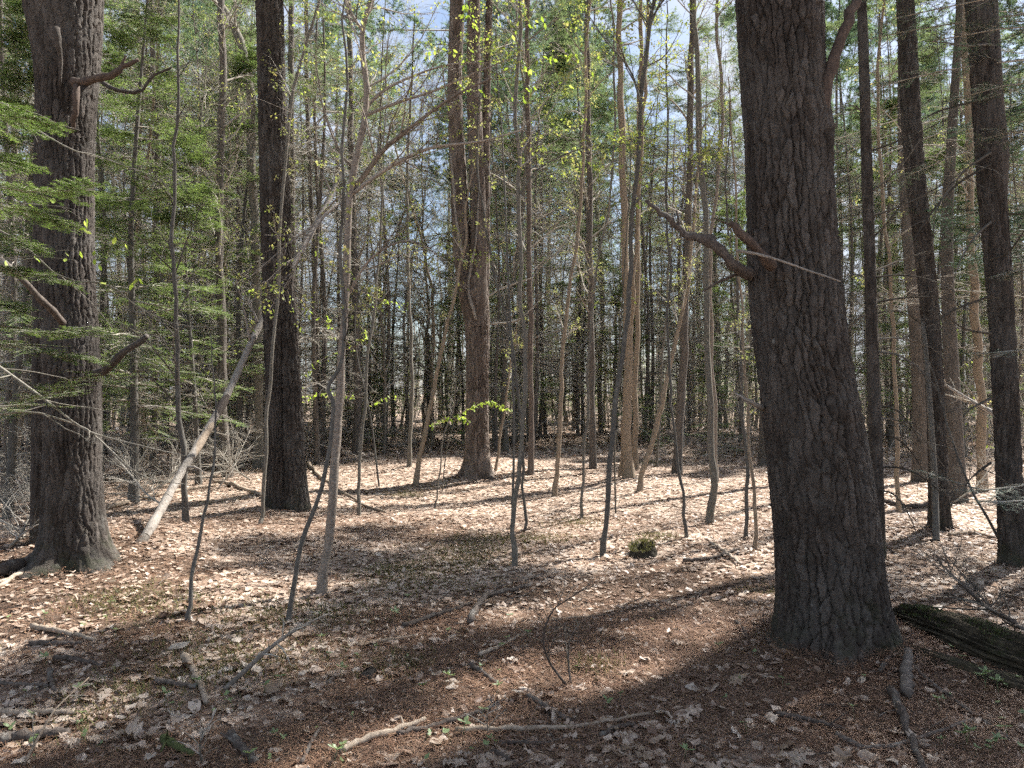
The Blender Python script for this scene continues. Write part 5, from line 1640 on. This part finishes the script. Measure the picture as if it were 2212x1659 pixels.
# ------------------------------------------------------------------ sticks and fallen branches, one by one
STICKS = [
    ('long pale stick lying across the sunlit streak at the front', [(984, 1586), (1110, 1584), (1237, 1578), (1404, 1549)], 13, 7, 'p'),
    ('thick tan stick at the front left of the sunlit streak', [(737, 1632), (800, 1606), (870, 1582), (918, 1564)], 16, 12, 'p'),
    ('dark barked stick touching the thick tan front stick', [(858, 1597), (930, 1580), (1000, 1558), (1058, 1538)], 13, 9, 'd'),
    ('short lichened stick pointing down right above the sunlit streak', [(1142, 1513), (1185, 1538), (1232, 1566)], 13, 9, 'd'),
    ('knobbly dark branch in the shaded strip at centre', [(1015, 1352), (1030, 1322), (1052, 1294), (1095, 1284), (1142, 1271)], 15, 8, 'd'),
    ('slim dark stick left of the knobbly dark branch', [(872, 1360), (930, 1340), (985, 1322), (1020, 1308)], 12, 7, 'd'),
    ('pale bent stick in the sun patch at centre', [(1036, 1422), (1070, 1408), (1100, 1392), (1122, 1378)], 9, 6, 'p'),
    ('stubby stick sloping right below the pale bent stick', [(1016, 1444), (1045, 1462), (1076, 1487)], 11, 7, 'd'),
    ('tan stick lying left of the sun patch', [(800, 1396), (850, 1388), (898, 1379)], 9, 5, 'p'),
    ('crooked pale stick standing out in the sunny left ground', [(398, 1428), (412, 1445), (432, 1490), (446, 1528)], 15, 11, 'p'),
    ('grey stick butting against the crooked pale stick', [(332, 1480), (370, 1484), (425, 1492)], 13, 9, 'd'),
    ('curved yellowish stick on the sunny left ground', [(70, 1361), (110, 1368), (150, 1376), (208, 1391)], 10, 8, 'p'),
    ('dark mottled stick below the curved yellowish stick', [(66, 1397), (120, 1398), (178, 1396)], 10, 7, 'd'),
    ('short dark stick at the sunny left', [(118, 1430), (160, 1432), (216, 1446)], 11, 8, 'd'),
    ('thin brown stick running in from the left edge', [(-5, 1483), (50, 1487), (104, 1488)], 8, 6, 'd'),
    ('stubby dark stick slanting near the left edge', [(107, 1455), (113, 1490), (132, 1511)], 10, 6, 'd'),
    ('decayed dark log at the left edge in front', [(-10, 1612), (60, 1604), (150, 1592)], 22, 15, 'd'),
    ('dark flat stick lying left in the shade', [(-5, 1548), (70, 1549), (160, 1546)], 14, 9, 'p'),
    ('mottled stub near the bottom edge, left of centre', [(495, 1600), (520, 1625), (552, 1657)], 20, 15, 'd'),
    ('mossy stub beside the mottled stub', [(352, 1608), (380, 1622), (415, 1640)], 17, 11, 'm'),
    ('thin dark stick at the bottom edge', [(650, 1659), (668, 1620), (692, 1580)], 9, 6, 'd'),
    ('long lichen-blotched stick at the bottom right', [(1924, 1500), (1945, 1545), (1962, 1590), (1994, 1670)], 16, 13, 'd'),
    ('thick smooth piece of wood beside the lichened stick', [(1958, 1512), (1957, 1470), (1962, 1418)], 21, 17, 'd'),
    ('short lichened stick leaning up by the broad pine', [(1903, 1457), (1925, 1420), (1952, 1382)], 10, 7, 'd'),
    ('thin long stick running down to the right corner', [(1945, 1424), (2010, 1480), (2090, 1540), (2180, 1602)], 7, 5, 'd'),
    ('dark stick on the needles in the right shade', [(1676, 1551), (1740, 1562), (1826, 1584)], 12, 7, 'd'),
    ('curved dark branch on the needles, lower right', [(1808, 1598), (1860, 1622), (1920, 1622), (2000, 1598), (2110, 1560)], 12, 6, 'd'),
    ('pale broken stick in the leaves left of the broad pine', [(1536, 1178), (1565, 1196), (1600, 1224)], 8, 6, 'p'),
    ('dark stick crossing the pale broken stick', [(1476, 1216), (1540, 1210), (1598, 1190)], 9, 5, 'd'),
    ('dark stick on the ground left of the leaning snag foot', [(0, 1247), (60, 1222), (130, 1190), (162, 1178)], 22, 14, 'd'),
    ('long thin pale stick against the foot of the massive left pine', [(-5, 1266), (80, 1232), (170, 1206), (262, 1190)], 8, 5, 'p'),
    ('grey stick below the massive left pine', [(-5, 1275), (60, 1232), (112, 1195), (118, 1190)], 7, 6, 'p'),
    ('slender stick in the shade right of the sun patch', [(1190, 1345), (1240, 1340), (1330, 1330)], 6, 4, 'p'),
    ('dark short stick at the bottom centre', [(1060, 1632), (1085, 1642), (1120, 1664)], 11, 8, 'd'),
    ('long dark stick near the bottom centre', [(1078, 1612), (1140, 1614), (1192, 1612)], 9, 6, 'd'),
    ('half-buried stick right of the long pale stick', [(1298, 1598), (1330, 1580), (1372, 1572)], 12, 7, 'd'),
    ('pale fallen limb lying behind the snag foot', [(232, 1102), (300, 1082), (400, 1062), (470, 1050)], 9, 5, 'p'),
    ('fallen limb lying left of the twin-stemmed pine', [(452, 1002), (500, 998), (560, 1003), (582, 1008)], 10, 7, 'p'),
    ('lower fallen limb left of the twin-stemmed pine', [(462, 1045), (520, 1058), (572, 1078)], 9, 6, 'p'),
    ('fallen limb sloping down right of the twin-stemmed pine', [(664, 1004), (700, 1040), (760, 1078), (832, 1110)], 8, 5, 'p'),
    ('dark twig fanning out on the needles by the broad pine', [(1590, 1352), (1605, 1365), (1614, 1384)], 9, 5, 'd'),
    ('dark fallen limb in the leaves behind the slim fir', [(1905, 1085), (1970, 1098), (2030, 1092)], 8, 6, 'd'),
    ('pale fallen limb lying by the bristly pine', [(2050, 1160), (2100, 1155), (2150, 1165)], 6, 4, 'p'),
]
SM = {'p': M_STICK, 'd': M_STICKD, 'm': M_MOSSBARK, 'g': M_BEECH}
for i, (lab, pts, w0, w1, k) in enumerate(STICKS):
    g = np.random.default_rng(600 + i)
    P = smooth_path([G(x, y) for x, y in pts], 22)
    dist = np.hypot(P[:, 0], P[:, 1])
    r = np.linspace(w0, w1, 22) * .5 / F * dist * (1 + .07 * g.normal(size=22))
    P[:, 2] = terr(P[:, 0], P[:, 1]) + r * .75 + .012
    P[1:-1] += g.normal(size=(20, 3)) * r[1:-1, None] * .22
    mb = MB()
    tubes(mb, P, r, 10, g.uniform(.2, .8), 0, cap=True)
    for j in range(g.integers(0, 3)):
        q = g.integers(4, 18)
        d = norm(g.normal(size=3) * np.array([1, 1, .25]) + np.array([0, 0, .2]))
        L = g.uniform(.04, .14)
        tubes(mb, np.array([P[q], P[q] + d * L * .5, P[q] + d * L]), np.array([r[q] * .5, r[q] * .35, r[q] * .15]), 6, .5)
    o = obj('stick', mb.mesh('stick', SM[k], P[0], True), None, P[0])
    tag(o, lab, 'stick', 'sticks on the forest floor')

# branched pieces standing off the ground
def brush(name, label, cat, pts3, w, mat, seed, n1=12, l1=.35, n2=4, l2=.12, ang=45, grav=0., leaf=None):
    g = np.random.default_rng(seed)
    p = smooth_path(pts3, 14)[None]
    r = np.linspace(w, w * .35, 14)[None]
    t = thing(name, label, cat, tuple(pts3[0]))
    part('limb', t, mat, lambda mb: tubes(mb, p, r, 8, cap=True))

    def tw(mb):
        A, AR = grow(g, p, r, n1, .15, 1, ang, l1, 5, grav, .14, .6, .5, .4, .0024)
        tubes(mb, A, AR, 4)
        B, BR = grow(g, A, AR, n2, .2, 1, 42, l2, 3, 0, .18, .7, .6, .5, .0012)
        tubes(mb, B, BR, 3)
    part('twig_spray', t, M_DARKTWIG if mat is M_STICKD else M_TWIG, tw, False)['kind'] = 'stuff'
    return t


def UG(px, py, hgt):
    """point hgt above the ground along the sight line of a ground pixel"""
    p = G(px, py)
    return p + np.array([0, 0, hgt])


b0 = G(485, 1496)
brush('fallen_branch', 'grey-white dead branch with hanging twigs propped up at left front', 'branch', [b0 + [0, 0, .015], U(583, 1400, b0[1] + .15), U(650, 1354, b0[1] + .3), U(714, 1324, b0[1] + .45)], .014, M_DEADWOOD, 701, 14, .18, 3, .06, 50, -.12)
b0 = G(1226, 1484)
brush('dead_sprig', 'small bent dead shrub standing at front centre', 'shrub', [b0, U(1184, 1425, b0[1]), U(1174, 1370, b0[1]), U(1195, 1318, b0[1]), U(1225, 1296, b0[1]), U(1275, 1262, b0[1])], .007, M_STICKD, 702, 12, .30, 4, .12, 48, -.03)
b0 = G(1226, 1486) + np.array([.02, .02, 0])
brush('dead_sprig', 'second thin dead shoot arching beside the small bent dead shrub', 'shrub', [b0, U(1228, 1430, b0[1]), U(1232, 1380, b0[1]), U(1250, 1350, b0[1])], .006, M_STICKD, 703, 9, .22, 3, .1)
b0 = G(50, 1660)
brush('fallen_branch', 'long thin twig slanting up at the bottom left corner', 'branch', [b0 + [0, 0, .01], U(85, 1590, b0[1] + .1), U(122, 1530, b0[1] + .2), U(192, 1464, b0[1] + .35)], .007, M_STICK, 704, 5, .14, 2, .05)
b0 = G(1160, 1640 - 40)
brush('dead_sprig', 'tiny bare grey sprig at the bottom centre sunlit streak', 'shrub', [G(1055, 1590), U(1052, 1545, 3.3), U(1062, 1515, 3.3)], .004, M_STICK, 705, 10, .12, 3, .05)
b0 = G(440, 1655)
brush('dead_sprig', 'bare grey sprig at the bottom left', 'shrub', [G(436, 1656), U(432, 1610, 3.1), U(440, 1570, 3.1)], .005, M_BEECH, 706, 10, .2, 3, .06)
b0 = G(2160, 1330)
brush('fallen_branch', 'tangled grey dead branch behind the rotten log at right', 'branch', [G(2190, 1380) + [0, 0, .1], U(2130, 1310, 5.0), U(2070, 1255, 5.2), U(2030, 1215, 5.4)], .016, M_STICKD, 707, 16, .5, 6, .2, 50, -.03)
brush('fallen_branch', 'dark twiggy dead branch lying right of the rotten log', 'branch', [G(2212, 1420) + [0, 0, .15], U(2170, 1340, 4.9), U(2120, 1290, 5.1), U(2080, 1240, 5.3)], .012, M_STICKD, 708, 18, .45, 6, .2, 50, -.02)
BR = [(40, 1150, -120, 1010, 'heap of dead conifer twigs at the left edge'), (30, 1090, -60, 960, 'dead twiggy branch left of the massive left pine'), (300, 1080, 430, 960, 'dead branch tangle behind the snag foot'),
      (250, 1060, 330, 950, 'dead twiggy branch right of the massive left pine'), (470, 1060, 540, 930, 'dead branch tangle left of the twin-stemmed pine'), (360, 1100, 260, 1000, 'curving grey dead branch in the tangle behind the snag'),
      (20, 1190, 80, 1080, 'dark dead limb with bristling twigs low at the left edge'), (540, 1040, 440, 930, 'pale twig tangle between the snag and the twin-stemmed pine'), (1510, 990, 1600, 940, 'dead branch tangle behind the spotted pale tree'), (2060, 1090, 2180, 960, 'dead branch tangle behind the right-edge pine')]
for i, (x0, y0, x1, y1, lab) in enumerate(BR):
    a = G(x0, y0)
    brush('fallen_branch', lab, 'branch', [a + [0, 0, .03], U(x0 * .6 + x1 * .4, y0 * .7 + y1 * .3, a[1] + .1), U(x0 * .3 + x1 * .7, y0 * .35 + y1 * .65, a[1] + .3), U(x1, y1, a[1] + .5)], .014, M_TWIG, 720 + i, 30, .8, 8, .3, 55, -.02)
a = G(1995, 1150)
brush('fallen_branch', 'pale broken limb hung up behind the right-edge pine', 'branch', [U(2150, 895, 9.5), U(2100, 868, 9.6), U(2040, 830, 9.7)], .04, M_DEADWOOD, 740, 5, .6, 3, .2)

# ------------------------------------------------------------------ mossy stump, rotten log
c = G(1387, 1200)
tT = thing('mossy_stump', 'small dark mossy stump at the sunny edge of the shade', 'stump', tuple(c))


def stump(mb):
    nth, nz = 40, 16
    th = np.arange(nth) * 2 * np.pi / nth
    t = np.linspace(0, 1, nz)
    T, Z = np.meshgrid(th, t)
    top = .13 * (.65 + .35 * np.cos(T - 1.) + .25 * vnoise(np.cos(T) * 3, np.sin(T) * 3, 0, 4))
    R = .125 * (1.15 - .35 * Z + .25 * np.exp(-Z * 6)) * (1 + .22 * vnoise(np.cos(T) * 2.5, np.sin(T) * 2.5, Z * 2, 3))
    V = np.stack([c[0] + R * np.cos(T), c[1] + R * np.sin(T), c[2] - .03 + (top + .03) * Z], -1)
    inner = np.stack([c[0] + R[-1] * .55 * np.cos(th), c[1] + R[-1] * .55 * np.sin(th), c[2] + top[-1] * .35], -1)[None]
    ctr = np.repeat(np.array([[[c[0], c[1], c[2] + .01]]]), nth, 1)
    V = np.concatenate([V, inner, ctr])
    n = V.shape[0]
    i = np.arange(n - 1)[:, None] * nth
    j = np.arange(nth)[None]
    f = np.stack([i + j, i + (j + 1) % nth, i + nth + (j + 1) % nth, i + nth + j], -1).reshape(-1, 4)
    mb.add(V.reshape(-1, 3), f, .3)


part('stump', tT, M_ROTTEN, stump)


def tufts(mb, c, r, n, seed, h=.03, zf=None):
    g = np.random.default_rng(seed)
    a = g.uniform(0, 6.28, n)
    q = r * np.sqrt(g.random(n))
    x, y = c[0] + q * np.cos(a), c[1] + q * np.sin(a)
    p = np.stack([x, y, zf(x, y) if zf else terr(x, y)], -1)
    az = g.uniform(0, 6.28, n)
    d = norm(np.stack([np.cos(az) * .6, np.sin(az) * .6, g.uniform(.4, 1.2, n)], -1)) * g.uniform(.4, 1, n)[:, None] * h
    s = np.stack([-np.sin(az), np.cos(az), 0 * az], -1) * .004
    mb.add(np.stack([p - s, p + s, p + d], 1).reshape(-1, 3), np.arange(n * 3).reshape(-1, 3), np.repeat(g.random(n), 3))


part('moss_cap', tT, M_MOSS, lambda mb: tufts(mb, c + [.0, .02, 0], .13, 700, 5, .035, lambda x, y: c[2] + .085 + .04 * np.cos(np.arctan2(y - c[1], x - c[0]) - 1)), False)
c2 = G(795, 1465)
tT2 = thing('mossy_stump', 'low black hollow stump with yellowish moss at front left of centre', 'stump', tuple(c2))
part('stump', tT2, M_BLACK, lambda mb: tubes(mb, np.array([c2 + [0, 0, -.02], c2 + [.005, 0, .012], c2 + [.01, .012, .022], c2 + [0, .01, .012], c2 + [0, .01, -.01]]), np.array([.06, .05, .036, .022, .003]), 9, .3))
part('moss_cap', tT2, M_MOSS, lambda mb: tufts(mb, c2 + [.02, .07, 0], .12, 500, 6, .03), False)


def fibre_log(mb, a, b, R0, R1, seed, zoff, squash=.8, nl=110, nth=110):
    """a decayed log: long splintered fibres and hollows along its length"""
    t = np.linspace(0, 1, nl)
    th = np.arange(nth) * 2 * np.pi / nth
    T, TH = np.meshgrid(t, th, indexing='ij')
    ax = norm(np.array([b[0] - a[0], b[1] - a[1], 0]))
    sd_ = np.array([-ax[1], ax[0], 0])
    cs, sn = np.cos(TH), np.sin(TH)
    R = R0 * (1 - T) + R1 * T
    fib = .6 * (.30 * vnoise(T * 2.2, cs * 5, sn * 5, seed) + .26 * vnoise(T * 3.5, cs * 13, sn * 13, seed + 1) + .16 * vnoise(T * 7, cs * 28, sn * 28, seed + 2) + .14 * vnoise(T * 26, cs * 18, sn * 18, seed + 3))
    R = R * (1 + fib) * np.clip(T * 14 + .3 + .5 * vnoise(cs * 6, sn * 6, 0, seed + 4), .15, 1)
    base = a[None, None] * (1 - T[..., None]) + b[None, None] * T[..., None]
    base[..., 2] = terr_exact(base[..., 0], base[..., 1]) + zoff
    jag = .22 * vnoise(cs * 9, sn * 9, 0, seed + 5) * np.exp(-T * 9)
    V = base + sd_ * (R * cs * 1.15)[..., None] + np.array([0, 0, 1.]) * (R * sn * squash)[..., None] + ax * jag[..., None]
    i = np.arange(nl - 1)[:, None] * nth
    j = np.arange(nth)[None]
    f = np.stack([i + j, i + (j + 1) % nth, i + nth + (j + 1) % nth, i + nth + j], -1).reshape(-1, 4)
    tint = .5 + .5 * vnoise(T * 3, cs * 16, sn * 16, seed + 6)
    mb.add(V.reshape(-1, 3), f, tint.ravel())
    mb.add(np.vstack([V[0], V[0].mean(0)[None] + ax * .12]), np.array([(k, (k + 1) % nth, nth) for k in range(nth)]), .1)


lc = G(2080, 1400)
tU = thing('rotten_log', 'rotten moss-streaked log lying at the right, against the broad pine', 'log', tuple(lc))
part('log', tU, M_ROTTEN, lambda mb: fibre_log(mb, G(1958, 1345), G(2330, 1475), .115, .135, 5, .02))
part('slab', tU, M_ROTTEN, lambda mb: fibre_log(mb, G(2010, 1420), G(2330, 1512), .07, .09, 25, -.02, .75))


def log_moss(mb):
    for k in range(26):
        g = np.random.default_rng(950 + k)
        q = G(1970, 1350) * (1 - k / 25) + G(2330, 1475) * (k / 25)
        q = q + np.array([g.normal(0, .04), g.normal(0, .04), 0])
        tufts(mb, q, .07, 60, 960 + k, .022, lambda x, y: terr_exact(x, y) + .095 + .02 * g.normal())


part('moss_patch', tU, M_MOSSD, log_moss, False)

# ------------------------------------------------------------------ single fallen leaves in the foreground (the largest in view)
def near_spot(px, py):
    if px > 1900 and py > 1330:
        return 'beside the rotten log'
    if px > 1560 and py > 1350:
        return 'on the needles before the broad pine'
    if px > 1450:
        return 'left of the broad pine foot' if px < 1670 else 'behind the broad pine foot'
    if py < 1260:
        return 'around the central sapling feet' if px > 800 else 'between the snag and the birch'
    if 500 < px < 1450 and py < 1370:
        return 'in the shaded strip at centre'
    if 730 < px <= 1450 and py > 1510:
        return 'along the sunlit front streak'
    if 730 < px <= 1450:
        return 'around the small bent dead shrub'
    if px < 330:
        return 'near the bottom left sticks' if py > 1400 else 'before the massive left pine'
    return 'around the propped-up dead branch'


FL = {'maple': ('fallen_maple_leaf', 'pale dry maple leaf', 'fallen maple leaves'), 'oak': ('fallen_oak_leaf', 'lobed dry oak leaf', 'fallen oak leaves'),
      'beech': ('fallen_beech_leaf', 'smooth-edged dry beech leaf', 'fallen beech leaves')}
FMESH = {k: [leaf_mesh('fallen_' + k, k, M_FALLEN, 800 + 10 * j + i, .75, .1, t) for i, t in enumerate((.2, .45, .6, .75, .9))] for j, k in enumerate(FL)}
gf = np.random.default_rng(88)
cnt = {k: 0 for k in FL}
tot = 0
while tot < 330:
    px, py = gf.uniform(-20, 2230), 1659 - 520 * gf.random() ** 1.5
    p = G(px, py)
    if patch_needle(p[0], p[1]) > gf.uniform(.5, 1.1):
        continue
    if (p[0] - bA[0]) ** 2 + (p[1] - bA[1]) ** 2 < .5 ** 2:
        continue
    k = ('maple', 'oak', 'beech')[gf.choice(3, p=(.4, .25, .35))]
    name, lab, grp = FL[k]
    o = obj(name, FMESH[k][gf.integers(0, 5)])
    s = gf.uniform(.45, .9) if tot % 5 else gf.uniform(.9, 1.3)
    o.scale = (s, s, s * gf.uniform(.3, 1.0))
    o.location = p + np.array([0, 0, .012 + gf.uniform(0, .012)])
    o.rotation_euler = (gf.normal(0, .2), gf.normal(0, .2), gf.uniform(0, 6.28))
    tag(o, lab + ' ' + near_spot(px, py), 'leaf', grp)
    tot += 1

# green seedlings
def seedling_mesh(seed, n, L, w, tall):
    g = np.random.default_rng(seed)
    mb = MB()
    top = np.array([g.normal(0, .01), g.normal(0, .01), tall])
    tubes(mb, np.array([[0, 0, -.02], top * .5, top]), np.array([.0015, .0013, .001]), 4, .3)
    V, f = leaf_template('s', 'oval', None, seed, .35)
    for i in range(n):
        a = i * 2 * np.pi / n + g.normal(0, .3)
        c, s = np.cos(a), np.sin(a)
        e = g.uniform(.0, .5)
        v = V * np.array([L * g.uniform(.7, 1.1), w * 2, L])
        x = v[:, 0] * math.cos(e) - v[:, 2] * math.sin(e)
        z = v[:, 0] * math.sin(e) + v[:, 2] * math.cos(e)
        q = np.stack([x * c - v[:, 1] * s, x * s + v[:, 1] * c, z], -1) + top
        mb.add(q, f, g.uniform(.2, .9))
    return mb.mesh('seedling', M_SEED)


SEEDM = [seedling_mesh(900, 2, .035, .020, .04), seedling_mesh(901, 3, .04, .018, .05), seedling_mesh(902, 1, .055, .035, .03), seedling_mesh(903, 5, .04, .014, .055), seedling_mesh(904, 4, .035, .016, .05), seedling_mesh(905, 6, .05, .016, .06)]
gs = np.random.default_rng(89)
for i in range(120):
    if i < 75:
        px, py = gs.uniform(0, 1150), 1659 - 420 * gs.random() ** 1.2
    elif i < 100:
        px, py = gs.uniform(1150, 2212), 1659 - 330 * gs.random()
    else:
        px, py = gs.normal(2150, 60), gs.uniform(1480, 1659)
    p = G(px, py)
    k = int(gs.choice(6, p=(.25, .2, .2, .15, .12, .08)))
    o = obj('seedling', SEEDM[k])
    o.location = p + np.array([0, 0, .01])
    s = gs.uniform(.45, 1.1)
    o.scale = (s, s, s)
    o.rotation_euler = (gs.normal(0, .15), gs.normal(0, .15), gs.uniform(0, 6.28))
    tag(o, ('pair-leaved green seedling ', 'three-leaved green seedling ', 'single-leaved green seedling ', 'five-leaved green seedling ', 'four-leaved green seedling ', 'six-leaved green seedling ')[k] + near_spot(px, py), 'seedling', 'seedlings in the leaf litter')
